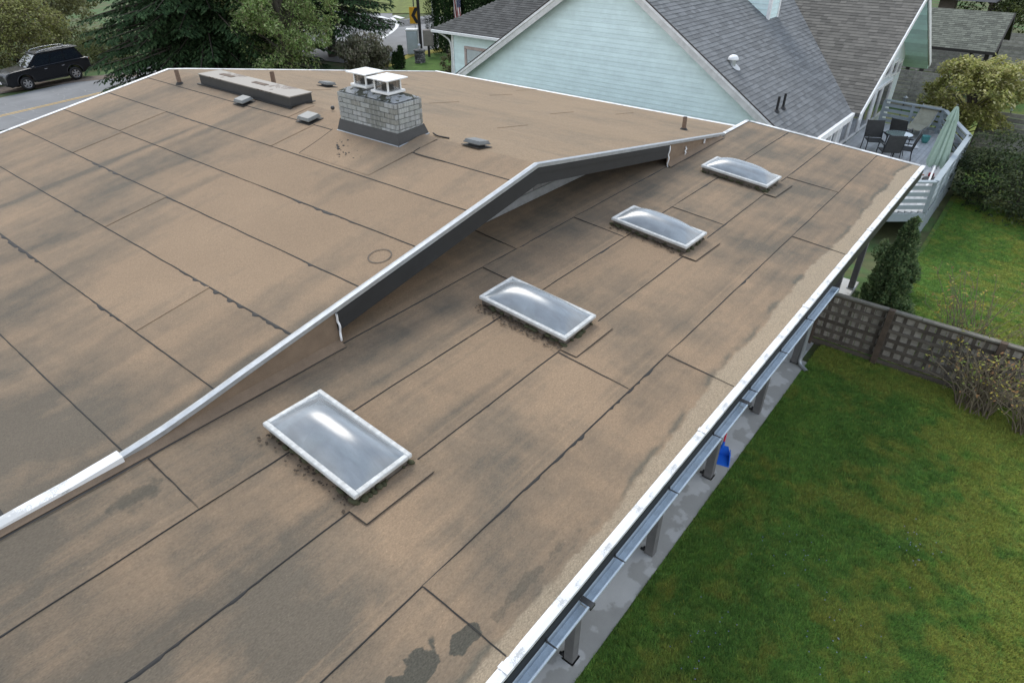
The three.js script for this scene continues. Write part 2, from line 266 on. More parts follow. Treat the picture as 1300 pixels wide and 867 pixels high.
// tar that has bled out along a lap: a low ragged bead
function bleed(parent, a0, a1, b, point, seed, amount = 1, wander = 0.01) {
  const n = Math.ceil(Math.abs(a1 - a0) / 0.04), s = new Soup(), r = seed * 3.77; let prev = null;
  for (let i = 0; i <= n; i++) {
    const a = lerp(a0, a1, i / n), f = fbm(a * 0.9 + r, 5.5, 2), k = fbm(a * 6.5 + r, 2.5, 3);
    const tooth = sstep(0.40, 0.62, vnoise(a * 15 + r, 7.7)), gap = sstep(0.34, 0.5, fbm(a * 1.7 + r, 9.1, 3)), w = 0.001 + 0.0025 * gap + amount * (0.020 * sstep(0.44, 0.75, f) * (0.15 + 1.0 * tooth * k * 1.6) + 0.004 * k);
    const c = b + wander * (fbm(a * 2.3 + seed * 7.31, seed * 7.31, 3) - 0.5) * 1.0;
    const q = [point(a, c - 0.003, 0.0125), point(a, c + w * 0.45, 0.0105), point(a, c + w, 0.0035)];
    if (prev && !(point === pLow && inOpening(b, a))) for (let j = 0; j < 2; j++) s.quad(prev[j], prev[j + 1], q[j + 1], q[j]); prev = q;
  }
  obj('tar_seam', s.geo(), M.bitumen, parent);
}
const pUp = (a, b, l) => V(a, upY(b) + l, b), pFar = (a, b, l) => V(a, upY(b) + l, b), pLow = (a, b, l) => V(b, lowY(b) + l, a);
{ // high roof, near slope: strips run along x, downhill is +z
  const zs = [-6.74, -6.2, -5.372, -4.50, -3.65, -2.771, -1.904, -1.036, -0.16, 0.72, 1.6, 2.5], laps = [-9.9, -9.2, -12.45, -12.35, -9.25, -6.66, -11.2, -8.3, -12, -7, -10];
  const xr = -5.03;
  for (let i = 0; i < zs.length - 1; i++) {
    const up = zs[i] - (i ? 0.09 : 0), m = feltUp, x = laps[i];
    sheet(highRoof, m[i % 3], XL + 0.06, x + 0.1, up, zs[i + 1], pUp, i + 1, 1);
    sheet(highRoof, m[(i + 1) % 3], x - 0.04, xr, up, zs[i + 1], pUp, i + 1, 0);
    if (i < zs.length - 2) bleed(highRoof, XL + 0.06, xr, zs[i + 1], pUp, i + 1, i === 0 ? 0.35 : 0.8 + 0.25 * i);
  }
  const zf = [-6.70, -7.5, -8.38, -9.26, -10.14, -11.02, -11.9, -12.78, -13.66, -14.6], lf = [-8.4, -11.6, -7.2, -9.7, -12.2, -8, -10.4, -7.5, -11];
  for (let i = 0; i < zf.length - 1; i++) {
    const up = zf[i] + (i ? 0.09 : 0.05);
    sheet(highRoof, feltFar[i % 2], XL + 0.06, lf[i] + 0.1, up, zf[i + 1], pFar, 40 + i, 1);
    sheet(highRoof, feltFar[(i + 1) % 2], lf[i] - 0.04, xr, up, zf[i + 1], pFar, 40 + i, 0);
  }
  // deck under the felt, so that the roof has thickness
  const dk = []; const zz = [-14.62, -6.71, -2.4, -1.8, -1.4, -1.1, -0.8, -0.5, 0, 2.5];
  for (let i = 0; i < zz.length - 1; i++) { const a = zz[i], b = zz[i + 1]; dk.push(prism([V(XL + 0.05, upY(a) - 0.2, a), V(xr, upY(a) - 0.2, a), V(xr, upY(b) - 0.2, b), V(XL + 0.05, upY(b) - 0.2, b)], [V(XL + 0.05, upY(a) - 0.03, a), V(xr, upY(a) - 0.03, a), V(xr, upY(b) - 0.03, b), V(XL + 0.05, upY(b) - 0.03, b)])); }
  obj('roof_deck', dk, M.greyPaint, highRoof);
}
{ // low roof: strips run along z, downhill is +x
  const xs = [-5.86, -4.972, -4.086, -3.206, -2.303, XE + 0.01], laps = [[-6.35], [-5.65, -7.74, -1.25], [-9.2], [-4.86, -11.9], [-1.925, -5.65, -9.6]];
  for (let i = 0; i < 5; i++) {
    const z0 = i === 0 ? -10.9 : ZF, z1 = i === 0 ? -2.9 : ZN, cuts = [z0, ...laps[i].slice().sort((a, b) => a - b), z1];
    for (let k = 0; k < cuts.length - 1; k++) sheet(lowRoof, feltLow[(i + k) % 3], cuts[k] - (k ? 0.03 : 0), cuts[k + 1] + (k < cuts.length - 2 ? 0.1 : 0), xs[i] - (i ? 0.09 : 0), xs[i + 1], pLow, 80 + i, k < cuts.length - 2 ? 1 : 0, SKY_Z.flatMap(c => [c - ODZ, c + ODZ]), [OX0, OX1]);
    if (i < 4) bleed(lowRoof, i === 0 ? -10.9 : ZF, i === 0 ? -3.2 : ZN, xs[i + 1], pLow, 80 + i, [0.5, 0.75, 0.75, 1.1][i]);
    for (const z of laps[i]) { const s = new Soup(); let pv = null; for (let k = 0; k <= 16; k++) { const x = lerp(xs[i] + 0.01, xs[i + 1] - 0.02, k / 16), c = z + 0.1 + 0.012 * (fbm(x * 6 + i, z, 3) - 0.5), w = 0.002 + 0.005 * fbm(x * 9, z * 3, 2); const q = [V(x, lowY(x) + 0.0175, c - 0.004), V(x, lowY(x) + 0.011, c + w)]; if (pv) s.quad(pv[0], pv[1], q[1], q[0]); pv = q; } obj('tar_seam', s.geo(), M.bitumen, lowRoof); }
  }
  const dkb = (x0, x1, z0, z1) => prism([V(x0, lowY(x0) - 0.22, z0), V(x1, lowY(x1) - 0.22, z0), V(x1, lowY(x1) - 0.22, z1), V(x0, lowY(x0) - 0.22, z1)], [V(x0, lowY(x0) - 0.015, z0), V(x1, lowY(x1) - 0.015, z0), V(x1, lowY(x1) - 0.015, z1), V(x0, lowY(x0) - 0.015, z1)]); const bays = [ZN, ...SKY_Z.flatMap(c => [c + ODZ, c - ODZ]), ZF + 0.02], mid = []; for (let k = 0; k < bays.length; k += 2) mid.push(dkb(OX0 + 0.001, OX1 - 0.001, bays[k + 1], bays[k])); obj('roof_deck', [dkb(-4.995, OX0, ZF + 0.02, ZN), dkb(OX1, XE, ZF + 0.02, ZN), ...mid, dkb(-5.86, -4.997, -10.9, -2.9)], M.greyPaint, lowRoof);
  // flap of felt wrapped round each skylight's downhill end
}
// ---- edges of the roofs
function lipped(name, pts, mat, parent, out, w, h) { // a metal edge strip along points: a flat top and a face turned down
  const s = new Soup(); for (let i = 0; i < pts.length - 1; i++) { const a = pts[i], b = pts[i + 1], o = V(...out), A = a.clone().addScaledVector(o, w), B = b.clone().addScaledVector(o, w), d = V(0, -h, 0); const r = V(0, 0.012, 0), am = a.clone().lerp(A, 0.5).add(r), bm = b.clone().lerp(B, 0.5).add(r);
    s.quad(a, am, bm, b).quad(am, A, B, bm).quad(A, A.clone().add(d), B.clone().add(d), B).quad(A.clone().add(d), a.clone().add(d), b.clone().add(d), B.clone().add(d)); 
    if (i === 0) s.quad(a, a.clone().add(d), A.clone().add(d), A); if (i === pts.length - 2) s.quad(B, B.clone().add(d), b.clone().add(d), b); }
  return obj(name, s.geo(), mat, parent);
}
const rakeZ = []; for (let z = 2.5; z >= -14.6; z -= 0.25) rakeZ.push(z);
const rakePts = (a, b, x, l) => { const r = []; const n = Math.ceil(Math.abs(a - b) / 0.4); for (let i = 0; i <= n; i++) { const z = lerp(a, b, i / n); r.push(V(x, upY(z) + l, z)); } return r; };
const lichenWhite = std({ map: scaled(colourMap(512, 512, (i, j, o) => { const n = N512(i, j), f = sstep(0.56, 0.64, n + 0.16 * (hash2(i >> 1, j >> 1) - 0.5)) * 0.6 + (hash2(i, j) > 0.995 ? 0.4 : 0); for (let q = 0; q < 3; q++) o[q] = lerp([0.70, 0.70, 0.69][q], [0.25, 0.26, 0.25][q], f) * (0.96 + 0.08 * n); }), 1.1), roughness: 0.5 });
lipped('edge_metal', rakePts(2.5, -1.0, -5.06, 0.030), lichenWhite, house, [1, 0, 0], 0.115, 0.10);
lipped('edge_metal', rakePts(-1.0, -3.27, -5.04, 0.012), M.galv, house, [1, 0, 0], 0.075, 0.045);
lipped('edge_metal', [...rakePts(-3.27, ZR, -5.04, 0.012), ...rakePts(ZR - 0.01, -10.6, -5.04, 0.012)], M.galv, house, [1, 0, 0], 0.075, 0.05);
lipped('edge_metal', rakePts(-10.6, -13.1, -5.04, 0.012), M.galv, house, [1, 0, 0], 0.075, 0.045);
lipped('edge_metal', rakePts(2.5, -14.66, XL + 0.07, 0.012), lichenWhite, house, [-1, 0, 0], 0.10, 0.12);
lipped('edge_metal', [V(-4.98, lowY(-4.98) + 0.018, -13.0), V(-4.98, lowY(-4.98) + 0.018, ZF - 0.05)], lichenWhite, house, [-1, 0, 0], 0.09, 0.10);
lipped('edge_metal', [V(XL - 0.03, upY(-14.6) + 0.013, -14.58), V(-5.03, upY(-14.6) + 0.013, -14.58)], lichenWhite, house, [0, 0, -1], 0.10, 0.12);
// charcoal barge board under the gable edge and the patch where it stops at each end
{
  const s = new Soup(), zz = [-3.27, -4.0, -5.2, ZR, -8, -9.4, -10.6], T = 0.035, hB = z => Math.min(0.25, 0.02 + upY(z) - (lowY(-4.98) + 0.03));
  for (let i = 0; i < zz.length - 1; i++) { const a = zz[i], b = zz[i + 1], x0 = -4.975, x1 = x0 - T, ya = upY(a) - 0.03, yb = upY(b) - 0.03, la = ya - hB(a) + 0.01, lb = yb - hB(b) + 0.01;
    s.quad(V(x0, ya, a), V(x0, la, a), V(x0, lb, b), V(x0, yb, b)).quad(V(x1, ya, a), V(x1, yb, b), V(x1, lb, b), V(x1, la, a)).quad(V(x0, la, a), V(x1, la, a), V(x1, lb, b), V(x0, lb, b)); }
  obj('barge_board', s.geo(), M.charcoal, house);
  const t = new Soup(); for (let i = 0; i < zz.length - 1; i++) { const a = zz[i], b = zz[i + 1], x0 = -4.962, ya = upY(a) - 0.045, yb = upY(b) - 0.045; t.quad(V(x0, ya, a), V(x0, ya - 0.075, a), V(x0, yb - 0.075, b), V(x0, yb, b)).quad(V(x0, ya - 0.075, a), V(-4.976, ya - 0.08, a), V(-4.976, yb - 0.08, b), V(x0, yb - 0.075, b)); }
  obj('barge_trim', t.geo(), M.charcoal, house);
  // felt carried up the low end walls on each side of the barge board
  const wallPiece = (z0, z1) => { const n = 8, w = new Soup(); for (let i = 0; i < n; i++) { const a = lerp(z0, z1, i / n), b = lerp(z0, z1, (i + 1) / n), bulge = z => 0.012 * (fbm(z * 1.6, 3, 2) - 0.5), xa = -4.99 + bulge(a), xb = -4.99 + bulge(b);
    w.quad(V(xa, upY(a) - 0.02, a), V(xa, lowY(-4.95) + 0.07, a), V(xb, lowY(-4.95) + 0.07, b), V(xb, upY(b) - 0.02, b)).quad(V(xa, lowY(-4.95) + 0.07, a), V(-4.90, lowY(-4.9) + 0.017, a), V(-4.90, lowY(-4.9) + 0.017, b), V(xb, lowY(-4.95) + 0.07, b)); }
    return obj('wall_felt', w.geo(), M.wallBrown, house); };
  wallPiece(0.2, -1.62); wallPiece(-1.6, -2.87); wallPiece(-2.85, -3.27); wallPiece(-10.6, -11.92); wallPiece(-11.9, -12.9);
  const caulk = (z, y0, y1, k) => { const pts = []; for (let i = 0; i <= 7; i++) { const t = i / 7; pts.push(V(-4.965 + 0.01 * Math.sin(i * 2.1 + k), lerp(y0, y1, t), z + 0.018 * (fbm(i * 0.9 + k, 2, 2) - 0.5) * 2)); } return obj('caulk_line', tube(pts, 0.013, 6, 20), M.white, house); };
  caulk(-3.275, upY(-3.27) - 0.05, 0.06, 1); caulk(-10.61, upY(-10.6) - 0.06, 0.0, 5); caulk(-12.1, upY(-12.1) - 0.03, 0.08, 8); caulk(-11.3, upY(-11.3) - 0.12, 0.05, 3);
  // seams of tar at the foot of the wall felt
  for (const [a, b, k] of [[0.2, -3.27, 3], [-10.6, -12.9, 6]]) { const w = new Soup(); let pv = null; for (let i = 0; i <= 60; i++) { const z = lerp(a, b, i / 60), x = -4.89 + 0.02 * (fbm(z * 3 + k, 1, 3) - 0.5), d = 0.004 + 0.010 * sstep(0.5, 0.7, fbm(z * 2.1, k, 2)); const q = [V(x, lowY(x) + 0.020, z), V(x + d, lowY(x) + 0.013, z)]; if (pv) w.quad(pv[0], pv[1], q[1], q[0]); pv = q; } obj('tar_seam', w.geo(), M.bitumen, house); }
}
// recessed wall of upright boards under the gable, with a flashing strip and a white trim post
{
  const wb = group('gable_wall', house), bm = [0.9, 1, 1.12].map(k => { const m = M.greyBoard.clone(); m.color.multiplyScalar(k); return m; });
  let k = 0; for (let z = -3.4; z > -10.5; z -= 0.205, k++) { const y = upY(z - 0.1) - 0.05; if (y < 0.24) continue;  obj('wall_board', box(0.02, y - 0.12, 0.192, -5.80, (y + 0.12) / 2, z - 0.1), bm[k % 3], wb); }
  obj('backing', prism([V(-5.87, 0.0, -3.0), V(-5.87, 0.0, -11.0), V(-5.87, upY(-11) - 0.22, -11.0), V(-5.87, upY(ZR) - 0.22, ZR), V(-5.87, upY(-3) - 0.22, -3.0)], [V(-5.82, 0.0, -3.0), V(-5.82, 0.0, -11.0), V(-5.82, upY(-11) - 0.22, -11.0), V(-5.82, upY(ZR) - 0.22, ZR), V(-5.82, upY(-3) - 0.22, -3.0)]), M.greyPaint, wb);
  obj('flashing', beam(V(-5.775, lowY(-5.78) + 0.085, -3.0), V(-5.775, lowY(-5.78) + 0.085, -10.8), 0.012, 0.14), M.galv, wb);
  obj('trim_post', box(0.03, 0.34, 0.10, -5.765, 0.40, -7.15), M.white, wb);
  const s = new Soup(); s.tri(V(-5.77, 0.24, -6.85), V(-5.77, 0.24, -6.2), V(-5.77, 0.52, -6.62)); obj('patch_board', prism([V(-5.785, 0.24, -7.05), V(-5.785, 0.24, -6.15), V(-5.785, 0.55, -6.72)], [V(-5.772, 0.24, -7.05), V(-5.772, 0.24, -6.15), V(-5.772, 0.55, -6.72)]), M.darkMetal, wb);
}
// eave: white metal edge, fascia, gutter; far end edge
lipped('edge_metal', [V(XE, lowY(XE) + 0.014, ZN), V(XE, lowY(XE) + 0.014, -5), V(XE, lowY(XE) + 0.014, ZF - 0.08)], lichenWhite, house, [1, 0, 0], 0.078, 0.03);
for (let z = 1.2; z > -14; z -= 2.95) obj('edge_joint', box(0.085, 0.005, 0.05, XE + 0.04, lowY(XE) + 0.0285, z), lichenWhite, house);
lipped('edge_metal', [V(-4.95, lowY(-4.95) + 0.015, ZF + 0.0), V(XE - 0.01, lowY(XE) + 0.015, ZF + 0.0)], lichenWhite, house, [0, 0, -1], 0.10, 0.11);
obj('fascia', box(0.035, 0.17, ZN - ZF, -1.455, lowY(XE) - 0.125, (ZN + ZF) / 2), M.charcoal, house);
{
  const y = lowY(XE) - 0.158, z0 = ZN, z1 = -8.75, x0 = -1.434, r = 0.045; const s = new Soup(), n = 10, prof = [];
  prof.push([x0, y + 0.01], [x0, y - 0.075], [x0 + 0.062, y - 0.078], [x0 + 0.078, y - 0.05], [x0 + 0.092, y - 0.012], [x0 + 0.092, y + 0.006], [x0 + 0.078, y + 0.006], [x0 + 0.078, y - 0.006]);
  for (let i = 0; i < prof.length - 1; i++) { const [ax, ay] = prof[i], [bx, by] = prof[i + 1]; for (const [p, q] of [[z0, 0.2], [0.19, -2.6], [-2.61, -5.6], [-5.61, z1]]) s.quad(V(ax, ay, p), V(bx, by, p), V(bx, by, q), V(ax, ay, q)); }
  const g = group('gutter', house); obj('trough', s.geo(), M.gutter, g);
  obj('end_cap', [box(0.09, 0.08, 0.008, x0 + 0.046, y - 0.038, z1 - 0.004)], M.gutter, g);
  for (let z = 0.6, k = 0; z > -8.6; z -= 0.92, k++) obj('hanger', [box(0.10, 0.005, 0.012, x0 + r, y + 0.004, z), box(0.006, 0.05, 0.016, x0 + 0.004, y + 0.02, z)], M.darkMetal, g);
  for (const z of [-2.6, -5.6]) obj('joint', [box(0.10, 0.006, 0.05, x0 + r + 0.003, y + 0.006, z), box(0.012, 0.03, 0.06, x0 + 2 * r + 0.012, y - 0.008, z)], M.darkMetal, g);
}
// ---- skylights: curb, aluminium frame, acrylic dome over a white shaft
const acrylic = new THREE.MeshPhysicalMaterial({ color: rgb(0.76, 0.79, 0.82), roughness: 0.27, transmission: 0.72, thickness: 0, ior: 1.75,
  roughnessMap: null, map: scaled(colourMap(512, 512, (i, j, o) => { const n = N512(i, j), r = hash2(i, j); const sm = fbm(i * 0.012 + 3, j * 0.05, 4), d = (r > 0.99 ? 0.5 : 1) * (0.80 + 0.26 * n + 0.24 * (sm - 0.5)); o[0] = 0.88 * d; o[1] = 0.93 * d; o[2] = 0.95 * d; }), 0.8) });
const frameMat = rough([0.48, 0.485, 0.465], 0.35, 0.3, { roughness: 0.55 }, 0.3);
const curbMat = rough([0.12, 0.10, 0.08], 0.5, 0.4, {}, 0.4), shaftMat = plain(0.58, 0.58, 0.56, 0.9), mossMat = rough([0.045, 0.045, 0.018], 0.7, 0.2, {}, 0.5), leafMat = rough([0.05, 0.034, 0.02], 0.6, 0.15, {}, 0.4);
const tilt = Math.atan(0.0771);
function skylight(zc, i) {
  const xc = -3.815, g = group('skylight', house); g.position.set(xc, lowY(xc) + 0.012, zc); g.rotation.z = -tilt; g.rotation.y = [0.0, 0.01, -0.02, -0.03][i];
  g.userData = { label: ['dome skylight beside the white stretch of edge metal, streaked pale blue', 'dome skylight with a drift of dead leaves along its near curb', 'dome skylight with moss along its curb, below the gable peak', 'dome skylight by the end wall, farthest from the leaf drift'][i] };
  const L = 1.24, D = 0.63, hC = 0.085;
  obj('curb', [box(L - 0.05, hC, 0.03, 0, hC / 2, D / 2 - 0.05), box(L - 0.05, hC, 0.03, 0, hC / 2, -D / 2 + 0.05), box(0.03, hC, D - 0.13, L / 2 - 0.04, hC / 2, 0), box(0.03, hC, D - 0.13, -L / 2 + 0.04, hC / 2, 0)], curbMat, g);
  const fr = (w, o) => [rbox(L, 0.045, 0.05, 0.012, 0, hC + 0.018, D / 2 - 0.025), rbox(L, 0.045, 0.05, 0.012, 0, hC + 0.018, -D / 2 + 0.025), rbox(0.05, 0.0452, D - 0.09, 0.012, L / 2 - 0.025, hC + 0.018, 0), rbox(0.05, 0.0452, D - 0.09, 0.012, -L / 2 + 0.025, hC + 0.018, 0)];
  obj('frame', fr(), frameMat, g);
  const nx = 48, nz = 28, pos = [], uv = [], idx = [], w = L - 0.085, d = D - 0.085, H = 0.165;
  for (let j = 0; j <= nz; j++) for (let k = 0; k <= nx; k++) { const u = k / nx * 2 - 1, v = j / nz * 2 - 1; const e = Math.pow(1 - Math.pow(Math.abs(u), 3), 0.85) * Math.pow(1 - v * v, 0.85); pos.push(u * w / 2, hC + 0.03 + H * e, v * d / 2); uv.push(u * w / 2 + zc * 1.7, v * d / 2); }
  for (let j = 0; j < nz; j++) for (let k = 0; k < nx; k++) { const a = j * (nx + 1) + k, b = a + nx + 1; idx.push(a, b, a + 1, a + 1, b, b + 1); }
  const q = new THREE.BufferGeometry(); q.setAttribute('position', new THREE.Float32BufferAttribute(pos, 3)); q.setAttribute('uv', new THREE.Float32BufferAttribute(uv, 2)); q.setIndex(idx); q.computeVertexNormals(); obj('dome', q, acrylic, g);
  { const sw = OX1 - OX0, sd = 2 * ODZ, sx = (OX0 + OX1) / 2 - xc, dp = 0.52; obj('shaft', [box(0.012, dp, sd, sx - sw / 2 - 0.008, 0.05 - dp / 2, 0), box(0.012, dp, sd, sx + sw / 2 + 0.008, 0.05 - dp / 2, 0), box(sw, dp, 0.012, sx, 0.05 - dp / 2, sd / 2 + 0.008), box(sw, dp, 0.012, sx, 0.05 - dp / 2, -sd / 2 - 0.008)], shaftMat, g); }
  // moss and dead leaves caught along the near and downhill curbs
  const r = rngOf(300 + i), s = new Soup(), n = [60, 200, 110, 40][i];
  for (let k = 0; k < n; k++) { const x = (r() - 0.5) * L * 0.96, z = D / 2 - 0.02 + Math.pow(r(), 2.2) * [0.12, 0.15, 0.13, 0.08][i], a = r() * 6.3, e = 0.008 + 0.018 * r(), y = 0.004 + 0.02 * r(); const c = Math.cos(a) * e, t = Math.sin(a) * e; s.quad(V(x - c, y, z - t), V(x + t * 0.7, y + 0.012 * r(), z - c * 0.7), V(x + c, y + 0.004, z + t), V(x - t * 0.7, y + 0.01 * r(), z + c * 0.7)); }
  const lf = obj('leaf_litter', s.geo(), leafMat, g); lf.userData = { kind: 'stuff' };
  const ms = []; for (let k = 0; k < 30; k++) { const along = r() < 0.62, x = along ? (r() - 0.5) * L : L / 2 - 0.02 + 0.02 * r(), z = along ? D / 2 - 0.03 + 0.02 * r() : (r() - 0.5) * D, q2 = 0.012 + 0.022 * r(); const b = new THREE.IcosahedronGeometry(q2, 1); b.scale(1.3, 0.6, 0.9); b.translate(x, 0.008 + 0.03 * r(), z); ms.push(b); }
  const mo = obj('moss', ms, mossMat, g); mo.userData = { kind: 'stuff' };
  // felt patch at the downhill end
  const pt = new Soup(); pt.quad(V(L / 2 - 0.01, 0.013, -D / 2 - 0.05), V(L / 2 - 0.01, 0.013, D / 2 + 0.06), V(L / 2 + 0.19, 0.009, D / 2 + 0.05), V(L / 2 + 0.20, 0.009, -D / 2 - 0.06)).quad(V(L / 2 + 0.19, 0.009, D / 2 + 0.05), V(L / 2 + 0.192, 0.0, D / 2 + 0.05), V(L / 2 + 0.202, 0.0, -D / 2 - 0.06), V(L / 2 + 0.20, 0.009, -D / 2 - 0.06)).quad(V(L / 2 - 0.01, 0.013, D / 2 + 0.06), V(L / 2 - 0.01, 0.0, D / 2 + 0.062), V(L / 2 + 0.19, 0, D / 2 + 0.052), V(L / 2 + 0.19, 0.009, D / 2 + 0.05));
  const po = obj('felt_patch', pt.geo(), feltLow[(i + 2) % 3], g); { const u = po.geometry.attributes.uv, p = po.geometry.attributes.position; for (let k = 0; k < p.count; k++) u.setXY(k, p.getX(k) + xc, p.getZ(k) + zc); }
  const tb = [tube([[L / 2 + 0.2, 0.004, -D / 2 - 0.05], [L / 2 + 0.197, 0.005, 0], [L / 2 + 0.194, 0.002, D / 2 + 0.05]], 0.0045, 5, 12), tube([[L / 2 + 0.19, 0.004, D / 2 + 0.055], [L / 2 + 0.1, 0.005, D / 2 + 0.062], [L / 2, 0.002, D / 2 + 0.06]], 0.004, 5, 10)]; obj('tar_seam', tb, M.bitumen, g);
}
SKY_Z.forEach(skylight);

// ---- chimney: bricks one by one, skirt flashing, crown, two capped flues
{
  const c = group('chimney', house); c.userData = { label: 'squat grey whitewashed brick chimney with two white metal flue caps' };
  const x0 = -8.49, x1 = -7.20, z0 = -6.80, z1 = -6.285, yb = 0.93, ySk = 1.155, yT = 1.575, cs = 0.0735, nC = 6;
  const bmats = []; const rr = rngOf(71);
  const stain = (x0s) => colourMap(128, 128, (i, j, o) => { const a = fbm(i * 0.05 + x0s, j * 0.09, 4), b = fbm(i * 0.22 + x0s, j * 0.35 + 9, 3), m = sstep(0.47, 0.66, a), gch = 0.80 + 0.4 * b; const w = [0.42, 0.43, 0.42], d = [0.14, 0.14, 0.115]; for (let q = 0; q < 3; q++) o[q] = lerp(w[q], d[q], m * 0.85) * gch; });
  for (let k = 0; k < 6; k++) { const t = stain(k * 13.7); t.repeat.set(2.2, 3.2); bmats.push(std({ map: t, color: rgb(...[[1, 1, 1], [0.84, 0.85, 0.84], [0.66, 0.66, 0.62], [1.12, 1.13, 1.12], [0.92, 0.93, 0.9], [0.74, 0.72, 0.66]][k]), roughness: 0.92, bumpMap: scaled(gritBump, 0.12), bumpScale: 0.003 })); }
  const mortar = rough([0.19, 0.19, 0.18], 0.4, 0.3, {}, 0.3);
  obj('core', box(x1 - x0 - 0.025, yT - yb - 0.02, z1 - z0 - 0.025, (x0 + x1) / 2, (yT + yb) / 2 - 0.01, (z0 + z1) / 2), mortar, c);
  const brick = (x, y, z, w, ry, k) => { const g = new RoundedBoxGeometry(w - 0.008, cs - 0.009, 0.05, 1, 0.004); const m = obj('brick', g, bmats[k], c); m.position.set(x, y, z); m.rotation.set((rr() - 0.5) * 0.02, ry + (rr() - 0.5) * 0.012, (rr() - 0.5) * 0.015); };
  const geoCache = {};
  for (let r = 0; r < nC; r++) {
    const y = yT - 0.015 - (r + 0.5) * cs;
    const run = (len, off) => { const e = []; let p = 0, first = off ? 0.105 : 0.21; while (p < len - 0.02) { const w = Math.min(first, len - p); e.push([p + w / 2, w]); p += w; first = 0.21; } return e; };
    for (const [p, w] of run(x1 - x0, r % 2)) { const xx = x0 + p; const dirty = xx > -7.85 && xx < -7.5 ? 2 : (xx < -8.1 ? (rr() < 0.5 ? 1 : 4) : [0, 3, 0, 4, 1, 5][Math.floor(rr() * 6)]); brick(xx, y, z1 - 0.018 + (rr() - 0.5) * 0.004, w, 0, dirty); brick(xx, y, z0 + 0.018, w, 0, Math.floor(rr() * 5)); }
    for (const [p, w] of run(z1 - z0 - 0.09, (r + 1) % 2)) { const zz = z1 - 0.045 - p; brick(x1 - 0.018 + (rr() - 0.5) * 0.004, y, zz, w, Math.PI / 2, [0, 3, 0, 4, 3, 1][Math.floor(rr() * 6)]); brick(x0 + 0.018, y, zz, w, Math.PI / 2, Math.floor(rr() * 6)); }
  }
  const crown = new Soup(), a = [V(x0 + 0.01, yT - 0.005, z1 - 0.01), V(x1 - 0.01, yT - 0.005, z1 - 0.01), V(x1 - 0.01, yT - 0.005, z0 + 0.01), V(x0 + 0.01, yT - 0.005, z0 + 0.01)], b = [V(x0 + 0.12, yT + 0.045, z1 - 0.12), V(x1 - 0.14, yT + 0.045, z1 - 0.12), V(x1 - 0.14, yT + 0.045, z0 + 0.12), V(x0 + 0.12, yT + 0.045, z0 + 0.12)];
  for (let i = 0; i < 4; i++) { const j = (i + 1) % 4; crown.quad(a[i], a[j], b[j], b[i]); } crown.quad(b[0], b[1], b[2], b[3]);
  const cm = crown.geo(); obj('crown', cm, std({ map: scaled(colourMap(256, 256, (i, j, o) => { const n = N256(i, j), m = sstep(0.5, 0.58, n); for (let q = 0; q < 3; q++) o[q] = lerp([0.30, 0.31, 0.31][q], [0.05, 0.052, 0.035][q], m) * (0.8 + 0.4 * hash2(i, j)); }), 0.5), roughness: 0.95, bumpMap: scaled(gritBump, 0.2), bumpScale: 0.008 }), c);
  const fl = 0.055, sk = new Soup(), lo = [V(x0 - fl, 0, z1 + fl), V(x1 + fl, 0, z1 + fl), V(x1 + fl, 0, z0 - fl), V(x0 - fl, 0, z0 - fl)].map(p => V(p.x, upY(p.z) + 0.014, p.z)), hi = [V(x0 - 0.012, ySk, z1 + 0.012), V(x1 + 0.012, ySk, z1 + 0.012), V(x1 + 0.012, ySk + 0.03, z0 - 0.012), V(x0 - 0.012, ySk + 0.03, z0 - 0.012)];
  for (let i = 0; i < 4; i++) { const j = (i + 1) % 4; sk.quad(lo[i], lo[j], hi[j], hi[i]); const o = lo[i].clone().sub(V((x0 + x1) / 2, lo[i].y, (z0 + z1) / 2)).multiplyScalar(0.02), o2 = lo[j].clone().sub(V((x0 + x1) / 2, lo[j].y, (z0 + z1) / 2)).multiplyScalar(0.02); sk.quad(lo[i].clone().add(o).setY(lo[i].y - 0.01), lo[j].clone().add(o2).setY(lo[j].y - 0.01), lo[j], lo[i]); }
  obj('skirt_flashing', sk.geo(), M.darkMetal, c);
  obj('skirt_bead', [tube([lo[0].clone().setY(lo[0].y - 0.002), lo[1].clone().setY(lo[1].y - 0.002)], 0.012, 6, 4), tube([lo[1].clone().setY(lo[1].y - 0.002), lo[2].clone().setY(lo[2].y - 0.002)], 0.012, 6, 4)], M.galv, c);
  const meshMat = plain(0.10, 0.10, 0.095, 0.5, 0.5), capWhite = rough([0.74, 0.74, 0.72], 0.14, 0.4, { roughness: 0.4 });
  const cap = (cx, cz, w, d, y) => {
    const q = group('flue_cap', c), hh = 0.155;
    obj('base', [rbox(w + 0.08, 0.035, d + 0.08, 0.006, cx, y + 0.0175, cz), rbox(w - 0.04, 0.03, d - 0.04, 0.005, cx, y - 0.012, cz)], capWhite, q);
    const lid = prism([V(cx - w / 2 - 0.075, y + hh + 0.035, cz + d / 2 + 0.075), V(cx + w / 2 + 0.075, y + hh + 0.035, cz + d / 2 + 0.075), V(cx + w / 2 + 0.075, y + hh + 0.035, cz - d / 2 - 0.075), V(cx - w / 2 - 0.075, y + hh + 0.035, cz - d / 2 - 0.075)], [V(cx - w / 2 - 0.075, y + hh + 0.05, cz + d / 2 + 0.075), V(cx + w / 2 + 0.075, y + hh + 0.05, cz + d / 2 + 0.075), V(cx + w / 2 + 0.075, y + hh + 0.05, cz - d / 2 - 0.075), V(cx - w / 2 - 0.075, y + hh + 0.05, cz - d / 2 - 0.075)]);
